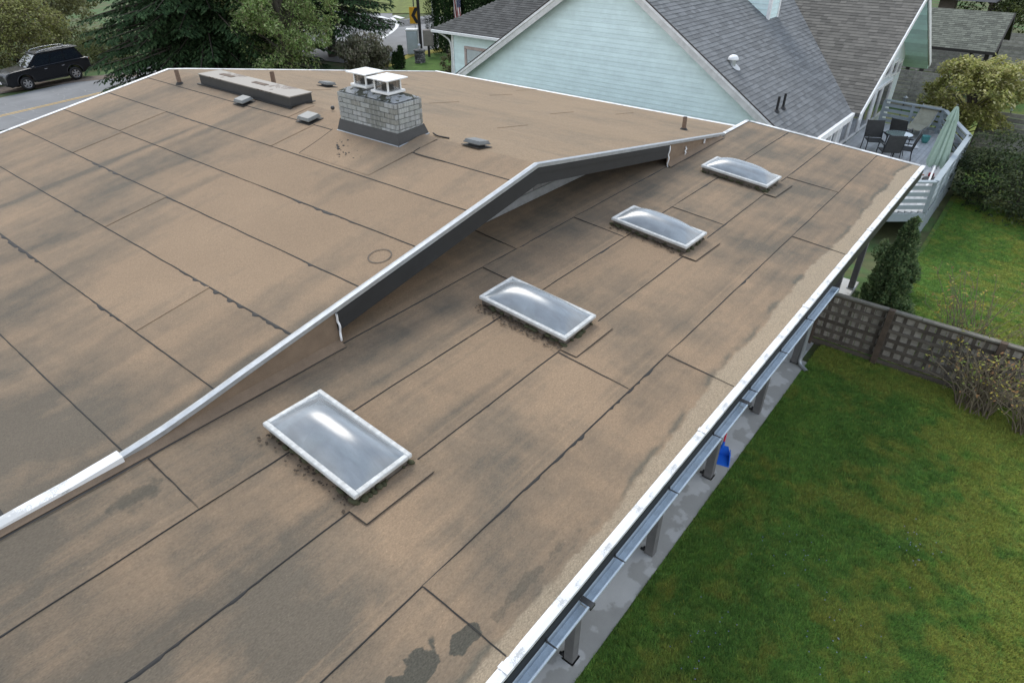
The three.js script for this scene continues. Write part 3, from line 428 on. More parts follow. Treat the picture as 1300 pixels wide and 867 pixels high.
    const rf = new Soup(), k = [[-1, 1], [1, 1], [1, -1], [-1, -1]].map(([sx, sz]) => V(cx + sx * (w / 2 + 0.075), y + hh + 0.0502, cz + sz * (d / 2 + 0.075))), ap = V(cx, y + hh + 0.085, cz); for (let i = 0; i < 4; i++) rf.tri(k[i], k[(i + 1) % 4], ap);
    obj('lid', [lid, rf.geo()], capWhite, q);
    for (const [sx, sz] of [[-1, 1], [1, 1], [1, -1], [-1, -1]]) obj('leg', box(0.022, hh + 0.01, 0.022, cx + sx * (w / 2 - 0.01), y + hh / 2 + 0.035, cz + sz * (d / 2 - 0.01)), capWhite, q);
    const wires = []; const side = (p, q2) => { const n = Math.round(p.distanceTo(q2) / 0.028); for (let i = -6; i <= n; i++) for (const s of [1, -1]) { const a0 = i / n, a1 = (i + 5 * 1) / n; const lo2 = s > 0 ? a0 : a1, hi2 = s > 0 ? a1 : a0; const A = [lo2, 0], B = [hi2, 1]; const cl = t => { const u = lerp(A[0], B[0], t); return u; }; let t0 = 0, t1 = 1; const du = B[0] - A[0]; if (Math.abs(du) > 1e-6) { const ta = (0 - A[0]) / du, tb = (1 - A[0]) / du; t0 = Math.max(0, Math.min(ta, tb)); t1 = Math.min(1, Math.max(ta, tb)); } if (t1 - t0 < 0.05) continue; const Pt = t => p.clone().lerp(q2, cl(t)).setY(y + 0.035 + hh * t); wires.push(beam(Pt(t0), Pt(t1), 0.004, 0.004)); } };
    const K = [[-1, 1], [1, 1], [1, -1], [-1, -1]].map(([sx, sz]) => V(cx + sx * (w / 2 - 0.012), y, cz + sz * (d / 2 - 0.012))); for (let i = 0; i < 4; i++) side(K[i], K[(i + 1) % 4]);
    const wm = obj('wire_mesh', wires, meshMat, q); wm.userData = { kind: 'stuff' };
    obj('flue', cyl(0.09, 0.085, 0.07, cx, y + 0.06, cz, 14), M.black, q);
  };
  cap(-7.60, -6.53, 0.30, 0.26, yT + 0.06); cap(-8.11, -6.56, 0.28, 0.24, yT + 0.075);
  // cricket of felt round the foot, pebbles of moss fallen on it
  const cr = new Soup(); cr.quad(V(-8.62, upY(-6.2) + 0.025, -6.2), V(-8.45, upY(-5.42) + 0.013, -5.42), V(-6.9, upY(-5.42) + 0.013, -5.42), V(-7.08, upY(-6.2) + 0.03, -6.2)); cr.quad(V(-7.08, upY(-6.2) + 0.035, -6.2), V(-6.9, upY(-5.42) + 0.013, -5.42), V(-6.80, upY(-6.7) + 0.013, -6.7), V(-7.08, upY(-6.7) + 0.025, -6.7));
  const co = obj('felt_patch', cr.geo(), feltUp[2], c), u = co.geometry.attributes.uv, p = co.geometry.attributes.position; for (let k = 0; k < p.count; k++) u.setXY(k, p.getX(k), p.getZ(k));
  obj('tar_seam', [tube([V(-8.62, upY(-6.2) + 0.024, -6.2), V(-8.53, upY(-5.85) + 0.018, -5.85), V(-8.45, upY(-5.42) + 0.012, -5.42)], 0.006, 5, 12), tube([V(-6.83, upY(-6.35) + 0.014, -6.35), V(-6.82, upY(-6.22) + 0.012, -6.22), V(-6.72, upY(-6.19) + 0.011, -6.19), V(-6.2, upY(-6.2) + 0.011, -6.2)], 0.006, 5, 16), tube([V(-7.06, upY(-6.86) + 0.03, -6.86), V(-6.9, upY(-6.8) + 0.02, -6.8), V(-6.72, upY(-6.85) + 0.014, -6.85)], 0.012, 5, 12)], M.bitumen, c);
  const r = rngOf(12), crumbs = []; for (let k = 0; k < 34; k++) { const q = onUp(425 + 50 * r() * r() + 8 * r(), 176 + 26 * r()), e = 0.008 + 0.016 * r(); const g = new THREE.IcosahedronGeometry(e, 0); g.scale(1.3, 0.8, 1); g.translate(q.x, q.y + 0.016, q.z); crumbs.push(g); }
  const cb = obj('moss_crumbs', crumbs, M.bitumen, c); cb.userData = { kind: 'stuff' };
}
// ---- long curb on the ridge, vents and pipes
{
  const tanTop = std({ map: scaled(colourMap(256, 256, (i, j, o) => { const n = N256(i, j), m = sstep(0.68, 0.74, n); for (let q = 0; q < 3; q++) o[q] = lerp([0.25, 0.225, 0.19][q], [0.09, 0.06, 0.04][q], m) * (0.92 + 0.16 * hash2(i, j)); }), 1.6), roughness: 0.55 });
  const g = group('ridge_box', house); const x0 = -13.05, x1 = -10.1, za = -6.92, zb = -6.5, y0 = 1.0, y1 = 1.19;
  obj('side', [box(x1 - x0, y1 - y0, 0.02, (x0 + x1) / 2, (y0 + y1) / 2, zb), box(x1 - x0, y1 - y0, 0.02, (x0 + x1) / 2, (y0 + y1) / 2, za), box(0.02, y1 - y0, zb - za - 0.02, x1 - 0.01, (y0 + y1) / 2, (za + zb) / 2), box(0.02, y1 - y0, zb - za - 0.02, x0 + 0.01, (y0 + y1) / 2, (za + zb) / 2)], M.darkMetal, g);
  for (let k = 0; k < 3; k++) { const a = lerp(x0 - 0.012, x1 + 0.012, k / 3), b = lerp(x0 - 0.012, x1 + 0.012, (k + 1) / 3); obj('lid_panel', box(b - a - 0.004, 0.018, zb - za + 0.05, (a + b) / 2, y1 + 0.01 + 0.0, (za + zb) / 2), tanTop, g); }
  for (const a of [-12.45, -11.35]) obj('lid_recess', rbox(0.42, 0.012, 0.10, 0.005, a, y1 + 0.022, -6.74), rough([0.12, 0.085, 0.06], 0.5, 0.3), g);
  obj('foot_flange', [box(x1 - x0 + 0.1, 0.012, 0.06, (x0 + x1) / 2, upY(zb + 0.04) + 0.014, zb + 0.04), box(0.05, 0.012, 0.5, x1 + 0.03, 1.058, -6.71)], M.bitumen, g);
  const ventTop = rough([0.13, 0.135, 0.13], 0.25, 0.3, { roughness: 0.5 }), lightTop = rough([0.18, 0.185, 0.175], 0.2, 0.3, { roughness: 0.5 });
  const vent = (px, py, m, k, label) => { const p = onUp(px, py), s = Math.atan(p.z > ZR ? 0.1778 : -0.16), v = group('roof_vent', house); v.position.copy(p); v.rotation.x = s; v.userData = { label };
    const wv = 0.30 * k, dv = 0.24 * k; obj('cap', [prism([V(-wv / 2, 0.055, dv / 2), V(wv / 2, 0.055, dv / 2), V(wv / 2, 0.055, -dv / 2), V(-wv / 2, 0.055, -dv / 2)], [V(-wv / 2 + 0.02, 0.10, dv / 2 - 0.02), V(wv / 2 - 0.02, 0.10, dv / 2 - 0.02), V(wv / 2 - 0.02, 0.10, -dv / 2 + 0.02), V(-wv / 2 + 0.02, 0.10, -dv / 2 + 0.02)]), box(wv + 0.004, 0.014, dv + 0.004, 0, 0.058, 0)], m, v);
    obj('collar', [box(wv * 0.62, 0.06, dv * 0.62, 0, 0.022, 0)], M.black, v); obj('flange', box(wv * 1.15, 0.006, dv * 1.2, 0, 0.014, 0), M.bitumen, v); };
  vent(310, 131, lightTop, 0.95, 'low square roof vent in front of the long ridge box'); vent(393, 153, lightTop, 1.05, 'low square roof vent between ridge box and chimney'); vent(415, 110, ventTop, 1.0, 'low square roof vent on the far slope behind the ridge box'); vent(605, 186, ventTop, 1.0, 'low square roof vent on the ridge beside the barge board');
  obj('ball_cap', new THREE.SphereGeometry(0.035, 12, 8).translate(-9.3, upY(-6.75) + 0.05, -6.75), M.darkMetal, house);
  for (const [px, py, top, r] of [[228, 107, 90, 0.042], [348, 109, 92, 0.045], [868, 165, 148, 0.045]]) { const p = onUp(px, py), q = onZ(px, top, p.z), h = Math.max(0.2, q.y - p.y), v = group('vent_pipe', house); v.position.copy(p); const lean = (px === 228 ? 0.05 : 0.02);
    obj('pipe', new THREE.CylinderGeometry(r * 0.96, r, h, 14, 1, true).rotateZ(lean).translate(0, h / 2, 0), (() => { const m = M.pipeBrown.clone(); m.side = THREE.DoubleSide; return m; })(), v); obj('boot', cyl(r * 1.9, r * 1.15, 0.045, 0, 0.025, 0, 14), M.bitumen, v); }
  // round repair patch near the barge board
  const cp = onUp(482, 326); const rg = new THREE.RingGeometry(0.125, 0.14, 28).rotateX(-Math.PI / 2).rotateX(Math.atan(0.1778)).translate(cp.x, cp.y + 0.012, cp.z); obj('repair_patch', triUV(rg.toNonIndexed()), rough([0.10, 0.08, 0.06], 0.4, 0.3), house);
}
// ---- walls and the open side under the low roof
{
  obj('wall', [box(0.2, 2.55, 16.4, -5.97, -1.78, -6.0), box(0.2, 3.6, 16.3, -14.4, -2.3, -5.9), box(8.25, 3.2, 0.2, -10.17, -2.1, -14.05), box(8.25, 3.2, 0.2, -10.17, -1.95, 2.2)], M.greyBoard, house);
  obj('porch_ceiling', (() => { const c = [], y = -0.56, bays = [ZN, ...SKY_Z.flatMap(q => [q + ODZ, q - ODZ]), ZF + 0.1]; for (let k = 0; k < bays.length; k += 2) c.push(box(OX1 - OX0, 0.02, bays[k] - bays[k + 1], (OX0 + OX1) / 2, y, (bays[k] + bays[k + 1]) / 2)); c.push(box(OX0 + 5.86, 0.02, ZN - ZF - 0.1, (OX0 - 5.86) / 2, y, (ZN + ZF) / 2), box(-1.55 - OX1, 0.02, ZN - ZF - 0.1, (OX1 - 1.55) / 2, y, (ZN + ZF) / 2)); return c; })(), M.greyBoard, house);
  obj('beam', [box(0.10, 0.18, ZN - ZF - 0.3, -1.97, lowY(-1.97) - 0.315, (ZN + ZF) / 2)], M.greyPaint, house);
  for (const z of [0.1, -1.68, -3.47, -5.26, -6.99, -8.82, -10.63, -12.45, -14.2]) { const p = group('porch_post', house); obj('shaft', rbox(0.115, 2.4, 0.115, 0.006, -1.97, -1.80, z), M.greyPaint, p); obj('base_plate', box(0.15, 0.02, 0.15, -1.97, -2.985, z), M.galv, p); if (z < -3 && z > -9) obj('bracket', [box(0.02, 0.05, 0.03, -2.04, -2.90, z + 0.05), box(0.05, 0.02, 0.03, -2.06, -2.93, z + 0.05)], M.black, p); }
  const dp = group('downspout', house); obj('pipe', [tube([[-1.88, -0.6, -10.6], [-1.88, -2.7, -10.6], [-1.86, -2.92, -10.55], [-1.70, -2.965, -10.45]], 0.035, 8, 30)], M.galv, dp);
}

// ------------------------------------------------------------------ ground, lawns, slab, streets
const grassTone = (x, z, o) => { // linear colour of the turf at a place: green with mossy yellow and worn patches
  const n = fbm(x * 0.9 + 4, z * 0.9 + 2, 4), m = fbm(x * 2.6 + 40, z * 2.6, 4), f = fbm(x * 8, z * 8 + 3, 3), stripe = vnoise(x * 0.9 - z * 0.35, 3.3);
  const m2 = fbm(x * 6.5 + 14, z * 6.5 + 6, 3); let y = sstep(0.46, 0.66, n * 0.28 + m * 0.36 + m2 * 0.36 + 0.09 * sstep(-0.9, 1.8, x)); const fence = sstep(0.75, 0.2, Math.abs(z + 11.25)) * sstep(0.35, 0.6, m + 0.1); y = clamp(y + 0.8 * fence);
  const g = [0.092, 0.195, 0.026], l = [0.145, 0.275, 0.04], yl = [0.31, 0.305, 0.05], t = clamp(0.5 + 1.6 * (f - 0.5) + 0.8 * (stripe - 0.5));
  for (let q = 0; q < 3; q++) o[q] = lerp(lerp(g[q], l[q], t), yl[q], 0.62 * y); return o;
};
const lawnMap = colourMap(1024, 1024, (i, j, o) => { const x = -2 + i / 1024 * 14, z = -12 + j / 1024 * 14; grassTone(x, z, o); const k = 0.36 + 0.4 * hash2(i, j); o[0] *= k; o[1] *= k; o[2] *= k; });
lawnMap.repeat.set(1 / 14, 1 / 14); lawnMap.offset.set(2 / 14, 12 / 14);
const turf = std({ map: lawnMap, roughness: 1 });
const earth = std({ map: scaled(colourMap(512, 512, (i, j, o) => { const n = N512(i, j), m = N512((i * 3) % 512, (j * 3 + 99) % 512), g = sstep(0.4, 0.6, n); for (let q = 0; q < 3; q++) o[q] = lerp([0.075, 0.085, 0.028][q], [0.05, 0.10, 0.022][q], g) * (0.6 + 0.8 * m) * (0.8 + 0.4 * hash2(i, j)); }), 7), roughness: 1 });
{ // one sheet reaching the horizon, sloping down on the street side
  const xs = [], zs = []; for (let x = -60; x <= 30; x += 2) xs.push(x); for (let z = -80; z <= 30; z += 2) zs.push(z);
  const X = [-1500, -600, -250, -120, ...xs, 80, 300, 1500], Z = [-1500, -600, -300, -150, -110, ...zs, 100, 400, 1500], s = new Soup();
  const hgt = (x, z) => { const cx = clamp(x, -75, 300), cz = clamp(z, -90, 30); return GY(cx, cz) - 0.02; };
  for (let i = 0; i < X.length - 1; i++) for (let j = 0; j < Z.length - 1; j++) { const P = (a, b) => V(X[a], hgt(X[a], Z[b]), Z[b]); s.quad(P(i, j), P(i, j + 1), P(i + 1, j + 1), P(i + 1, j)); }
  structure(obj('ground', s.geo(), earth), 'rough green and brown ground running out between houses and street', 'ground');
}
const flat = (pts, y) => { const sh = new THREE.Shape(pts.map(p => new THREE.Vector2(p[0], -p[1]))); const g = new THREE.ShapeGeometry(sh).rotateX(-Math.PI / 2).toNonIndexed(); g.translate(0, y, 0); return triUV(g); };
structure(obj('back_lawn', flat([[-1.785, 3], [-1.785, -11.45], [9, -11.75], [9, 3]], -2.994), turf), 'mossy dark green lawn beside the concrete slab', 'lawn');
const sideLawn = (() => { const s = new Soup(), zs = []; for (let z = -11.65; z > -31.4; z -= 0.5) zs.push(z); for (let i = 0; i < zs.length - 1; i++) { const a = zs[i], b = zs[i + 1], l = z => z > -13.4 ? -2.2 : -1.32 - 0.012 * (-13.4 - z); s.quad(V(l(a), yardY(a) + 0.008, a), V(9, yardY(a) + 0.008, a), V(9, yardY(b) + 0.008, b), V(l(b), yardY(b) + 0.008, b)); } return s.geo(); })();
structure(obj('side_lawn', sideLawn, turf), 'even green lawn beyond the lattice fence', 'lawn');
structure(obj('far_lawn', flat([[-3.2, -33.4], [7, -34], [7, -46], [-3.2, -46]], -4.09), turf), 'patch of bright lawn behind the small tree', 'lawn');
const concrete = std({ map: scaled(colourMap(1024, 1024, (i, j, o) => { const n = tileC(i, j), p = N512(i % 512, j % 512), m = sstep(0.46, 0.54, n + 0.10 * (p - 0.5)), k = 0.86 + 0.28 * p; for (let q = 0; q < 3; q++) o[q] = lerp([0.37, 0.365, 0.34][q], [0.53, 0.53, 0.51][q], m * 0.85) * k * (0.94 + 0.12 * hash2(i, j)); }), 3.2), roughness: 0.8, bumpMap: scaled(cloudBump, 0.4), bumpScale: 0.002 });
function tileC(i, j) { return tile(1024, 9, 6)(i, j); }
structure(obj('concrete_slab', [box(4.2, 0.12, 14.0, -3.885, -3.035, -3.75), box(4.1, 0.1, 3.9, -3.95, -3.05, -12.65)], concrete), 'stained grey concrete slab under the porch posts', 'slab');

// lawn blades
{
  const bl = new Soup(), r = rngOf(9); for (let k = 0; k < 7; k++) { const a = r() * 6.28, l = 0.022 + 0.022 * r(), lean = 0.012 + 0.02 * r(), w = 0.0035, ox = (r() - 0.5) * 0.03, oz = (r() - 0.5) * 0.03, c = Math.cos(a), s = Math.sin(a); bl.tri(V(ox - s * w, 0, oz + c * w), V(ox + s * w, 0, oz - c * w), V(ox + c * lean, l, oz + s * lean)); }
  const tuft = bl.geo(), mat = std({ color: rgb(1, 1, 1), roughness: 0.8, side: THREE.DoubleSide });
  const area = (name, label, n, inside, x0, x1, z0, z1, y, seed) => { const q = rngOf(seed), im = new THREE.InstancedMesh(tuft, mat, n), m = new THREE.Matrix4(), c = new THREE.Color(), o = [0, 0, 0], rq = new THREE.Quaternion(), up = V(0, 1, 0); let k = 0, guard = 0;
    while (k < n && guard++ < n * 6) { const x = lerp(x0, x1, q()), z = lerp(z0, z1, q()); if (!inside(x, z)) continue; const s = 0.8 + 0.7 * q(); rq.setFromAxisAngle(up, q() * 6.28); m.compose(V(x, y(z), z), rq, V(s, s * (0.7 + 0.5 * fbm(x * 3, z * 3, 2)), s)); im.setMatrixAt(k, m); grassTone(x, z, o); const b = 1.0 + 0.9 * (q() - 0.5); im.setColorAt(k, c.setRGB(o[0] * b * (1 + 0.35 * (q() - 0.5)), o[1] * b, o[2] * b)); k++; }
    im.count = k; im.name = name; im.castShadow = im.receiveShadow = true; scene.add(im); im.userData = { label, category: 'grass', kind: 'stuff' }; };
  // the part of the lawn that the camera and a step to the side of it can see
  area('lawn_grass', 'short mossy grass of the lawn beside the slab', 290000, (x, z) => x > -1.765 && z > -11.5, -1.81, 4.4, -11.6, -1.4, () => -2.994, 21);
  area('side_lawn_grass', 'short grass of the lawn beyond the lattice fence', 100000, (x, z) => z < -11.75 && (x > -1.3 || z > -13.6), -2.1, 3.6, -25, -11.75, z => yardY(z) + 0.008, 22);
  { const cl = new Soup(), q = rngOf(31); for (let k = 0; k < 16; k++) { const a = q() * 6.28, l = 0.03 + 0.035 * q(), lean = 0.02 + 0.035 * q(), w = 0.006, c = Math.cos(a), s = Math.sin(a), ox = c * 0.012, oz = s * 0.012; cl.tri(V(ox - s * w, 0, oz + c * w), V(ox + s * w, 0, oz - c * w), V(ox + c * lean, l, oz + s * lean)); }
    const n = 12000, im = new THREE.InstancedMesh(cl.geo(), mat, n), m = new THREE.Matrix4(), c = new THREE.Color(), rq = new THREE.Quaternion(), up = V(0, 1, 0); for (let k = 0; k < n; k++) { let x, z; do { x = lerp(-1.74, 2.8, q()); z = lerp(-11.4, -1.6, q()); } while (fbm(x * 2.1 + 9, z * 2.1, 3) < 0.46 && q() < 0.8); const s = 0.35 + 0.45 * q(), t = q(); rq.setFromAxisAngle(up, q() * 6.28); m.compose(V(x, -2.993, z), rq, V(s, s, s)); im.setMatrixAt(k, m); im.setColorAt(k, c.setRGB(lerp(0.09, 0.30, t * t), lerp(0.20, 0.31, t), 0.04)); } im.name = 'lawn_clumps'; im.castShadow = im.receiveShadow = true; scene.add(im); im.userData = { label: 'coarser yellow green grass clumps in the mossy lawn', category: 'grass', kind: 'stuff' }; }
  // tiny blue weeds in the turf
  const fl = new Soup(); for (let k = 0; k < 5; k++) { const a = k * 1.2566, w = 0.006; fl.tri(V(0, 0.045, 0), V(Math.cos(a) * w, 0.047, Math.sin(a) * w), V(Math.cos(a + 0.9) * w, 0.047, Math.sin(a + 0.9) * w)); }
  const im = new THREE.InstancedMesh(fl.geo(), std({ color: rgb(0.30, 0.32, 0.62), side: THREE.DoubleSide }), 150), m = new THREE.Matrix4(), q = rngOf(23); for (let k = 0; k < 150; k++) { const cx = [-0.9, -0.4, 0.3, 0.0, 0.8, -0.5, 0.6][k % 7], cz = [-4.6, -3.9, -5.4, -3.1, -4.4, -6.4, -7.4][k % 7]; m.makeTranslation(cx + (q() + q() - 1) * 0.5, -2.99, cz + (q() + q() - 1) * 0.7); im.setMatrixAt(k, m); }
  im.name = 'lawn_flowers'; scene.add(im); im.userData = { label: 'scattered tiny blue flowers in the dark lawn', category: 'flowers', kind: 'stuff' };
}
// streets
const asphalt = std({ map: scaled(colourMap(512, 512, (i, j, o) => { const n = N512(i, j); for (let q = 0; q < 3; q++) o[q] = [0.175, 0.177, 0.176][q] * (0.78 + 0.44 * n) * (0.9 + 0.2 * hash2(i, j)); }), 6), roughness: 0.9 });
const gflat = (pix, lift) => { const pts = pix.map(p => p.isVector3 ? p : onG(p[0], p[1])); const sh = new THREE.Shape(pts.map(p => new THREE.Vector2(p.x, -p.z))); const g = new THREE.ShapeGeometry(sh).rotateX(-Math.PI / 2).toNonIndexed(); const a = g.attributes.position; for (let i = 0; i < a.count; i++) a.setY(i, -3.45 + 0.05 * a.getX(i) - 0.05 * a.getZ(i) + lift); g.computeVertexNormals(); return triUV(g); };
const gp = (x, z) => V(x, 0, z);
structure(obj('street', gflat([gp(-47.6, 14), gp(-47.6, -16), gp(-48.5, -24), gp(-52, -33), gp(-60, -52), gp(-58.5, -52.2), gp(-44, -39), gp(-34, -48), [556, 17.5], [557, 63], [520, 68], [492, 77], [470, 84], gp(-36.5, -26), gp(-38.5, -16), gp(-39, 14)], 0.012), asphalt), 'worn grey street with crack sealing and yellow centre lines', 'street');
const paintY = rough([0.52, 0.33, 0.09], 0.3, 0.8, {}, 0.2), paintW = rough([0.62, 0.62, 0.60], 0.25, 0.6, {}, 0.2), tarLine = rough([0.21, 0.21, 0.205], 0.3, 0.6);
structure(obj('yellow_line', [gflat([gp(-42.35, 14), gp(-42.35, -22), gp(-42.22, -22), gp(-42.22, 14)], 0.018), gflat([gp(-42.05, 14), gp(-42.05, -22), gp(-41.92, -22), gp(-41.92, 14)], 0.018)], paintY), 'double yellow centre line on the street', 'road marking');
{
  const r = rngOf(44); for (let k = 0; k < 9; k++) { const s = new Soup(); let x = -37.5 - r() * 1, z = -2 - k * 1.75 + r(), pv = null; for (let i = 0; i < 18; i++) { const q = [gp(x, z), gp(x + 0.02, z + 0.045 + 0.04 * r())].map(p => V(p.x, -3.45 + 0.05 * p.x - 0.05 * p.z + 0.0165, p.z)); if (pv) s.quad(pv[0], pv[1], q[1], q[0]); pv = q; x -= 0.55; z += (r() - 0.5) * 0.5; } const o = obj('crack_seal', s.geo(), tarLine); structure(o, 'pale wavering crack seal line on the street', 'road marking'); }
  // curved white edge line and crosswalk bars at the far crossing
  const arc = [[497, 22.5], [501, 26], [504, 30.5], [503, 35], [498, 40], [492, 44.5], [484, 49]].map(p => onG(...p)), s = new Soup(); let pv = null; const cv = new THREE.CatmullRomCurve3(arc); for (let i = 0; i <= 24; i++) { const p = cv.getPointAt(i / 24), t = cv.getTangentAt(i / 24), n = V(-t.z, 0, t.x).normalize().multiplyScalar(0.14); const q = [p.clone().add(n), p.clone().sub(n)].map(v => V(v.x, -3.45 + 0.05 * v.x - 0.05 * v.z + 0.018, v.z)); if (pv) s.quad(pv[0], pv[1], q[1], q[0]); pv = q; }
  structure(obj('white_line', s.geo(), paintW), 'curved white edge line at the street corner', 'road marking');
  for (const [a, b, c, d] of [[[460, 24], [463, 22], [476, 26.5], [471, 27.5]], [[478, 22], [484, 20.5], [496, 24.5], [490, 25.5]], [[497, 21], [502, 19.5], [514, 23], [508, 24]]]) structure(obj('crosswalk_bar', gflat([a, b, c, d], 0.018), paintW), 'white crosswalk bar at the far crossing', 'road marking');
  structure(obj('verge', gflat([[490, 95], [478, 87], [520, 71], [560, 64], [575, 75], [575, 100]], 0.03), rough([0.07, 0.135, 0.02], 0.4, 1.2, { roughness: 1 }, 0.4)), 'small green verge round the stone pillar', 'grass');
  structure(obj('verge_edge', gflat([[484, 86], [520, 68.5], [560, 61.5], [563, 66], [522, 73], [490, 88]], 0.04), rough([0.30, 0.27, 0.05], 0.4, 1.2, { roughness: 1 }, 0.4)), 'strip of yellow moss along the street edge', 'moss');
  structure(obj('corner_lawn', gflat([[440, 16.5], [556, 17.8], [590, 17], [590, 2], [540, -8], [500, -10], [440, 4]], 0.03), rough([0.115, 0.14, 0.025], 0.45, 2.5, { roughness: 1 }, 0.3)), 'yellowish lawn across the crossing', 'lawn');
  structure(obj('driveway', gflat([[-60, 40], [-60, -30], [190, -30], [160, 24], [110, 40], [70, 62], [55, 60], [20, 44]], 0.02), rough([0.20, 0.195, 0.19], 0.3, 3, { roughness: 0.95 })), 'pale grey driveway beyond the hedge', 'driveway');
  structure(obj('dirt_shoulder', gflat([[-40, 126], [20, 116], [100, 104], [175, 97], [178, 92], [100, 98], [20, 108], [-40, 116]], 0.022), rough([0.13, 0.10, 0.075], 0.4, 1.4, { roughness: 1 }, 0.3)), 'brown dirt shoulder under the parked car', 'shoulder');
}

// ------------------------------------------------------------------ shingles and planks
const shMat = { grey: std({ color: rgb(1, 1, 1), vertexColors: true, roughness: 0.95, bumpMap: scaled(gritBump, 0.3), bumpScale: 0.004 }) };
// slope: O corner at the eave, U along the eave, W up the slope; lengths; left/right bounds may change with height
function shingles(parent, O, U, Wd, L, Hs, expo, tab, col, vary, seed, lo = () => 0, hi = () => 1e9, partName = 'shingle_course') {
  const N = new THREE.Vector3().crossVectors(U, Wd).normalize(); if (N.y < 0) N.negate(); const r = rngOf(seed), n = Math.ceil(Hs / expo);
  for (let c = 0; c < n; c++) {
    const s = new Soup(), v0 = c * expo, v1 = Math.min(Hs, v0 + expo * 1.25), a = Math.max(0, lo(v0)), b = Math.min(L, hi(v0)); if (b - a < 0.02) continue; let u = a - r() * tab;
    const streak = k => 1 + 0.12 * (fbm(k * 0.5 + seed, v0 * 0.25, 3) - 0.5);
    while (u < b) { const w = tab * (0.6 + 0.8 * r()), ua = Math.max(u, a), ub = Math.min(u + w - 0.006, b); u += w; if (ub - ua < 0.01) continue; const t = 0.011 + 0.006 * r(), k = (1 + vary * 2 * (r() - 0.5)) * streak(ua), cc = [col[0] * k, col[1] * k, col[2] * k];
      const P = (uu, vv, h) => O.clone().addScaledVector(U, uu).addScaledVector(Wd, vv).addScaledVector(N, h), d = 0.004 * (r() - 0.5);
      s.quad(P(ua, v0 + d, t), P(ub, v0 + d, t), P(ub, v1, 0.001), P(ua, v1, 0.001), cc).quad(P(ua, v0 + d, -0.004), P(ub, v0 + d, -0.004), P(ub, v0 + d, t), P(ua, v0 + d, t), cc.map(x => x * 0.8)); }
    obj(partName, s.geo(), shMat.grey, parent);
  }
}
const slab4 = (a, b, c, d, th) => { const n = new THREE.Vector3().crossVectors(b.clone().sub(a), d.clone().sub(a)).normalize(); if (n.y < 0) n.negate(); const q = [a, b, c, d], k = q.map(p => p.clone().addScaledVector(n, -th)), t = q.map(p => p.clone().addScaledVector(n, -0.006)); return prism(k, t); };
// lap siding on a wall facing +z between x bounds that may change with height
const sidingMats = [0.97, 1, 1.03].map(k => rough([0.70 * k, 0.845 * k, 0.84 * k], 0.06, 1.3, { roughness: 0.7 }, 0.03));
function siding(parent, z, y0, y1, expo, xa, xb, mats = sidingMats) {
  let c = 0; for (let y = y0; y < y1 - 0.01; y += expo, c++) { const t = Math.min(y + expo, y1), a0 = xa(y), b0 = xb(y), a1 = xa(t), b1 = xb(t); if (b0 - a0 < 0.05) break; const s = new Soup();
    s.quad(V(a0, y, z + 0.014), V(b0, y, z + 0.014), V(Math.max(b1, a1), t, z + 0.002), V(a1, t, z + 0.002)).quad(V(a0, y, z), V(b0, y, z), V(b0, y, z + 0.014), V(a0, y, z + 0.014)); obj('siding_plank', s.geo(), mats[(c * 7) % 3], parent); }
}

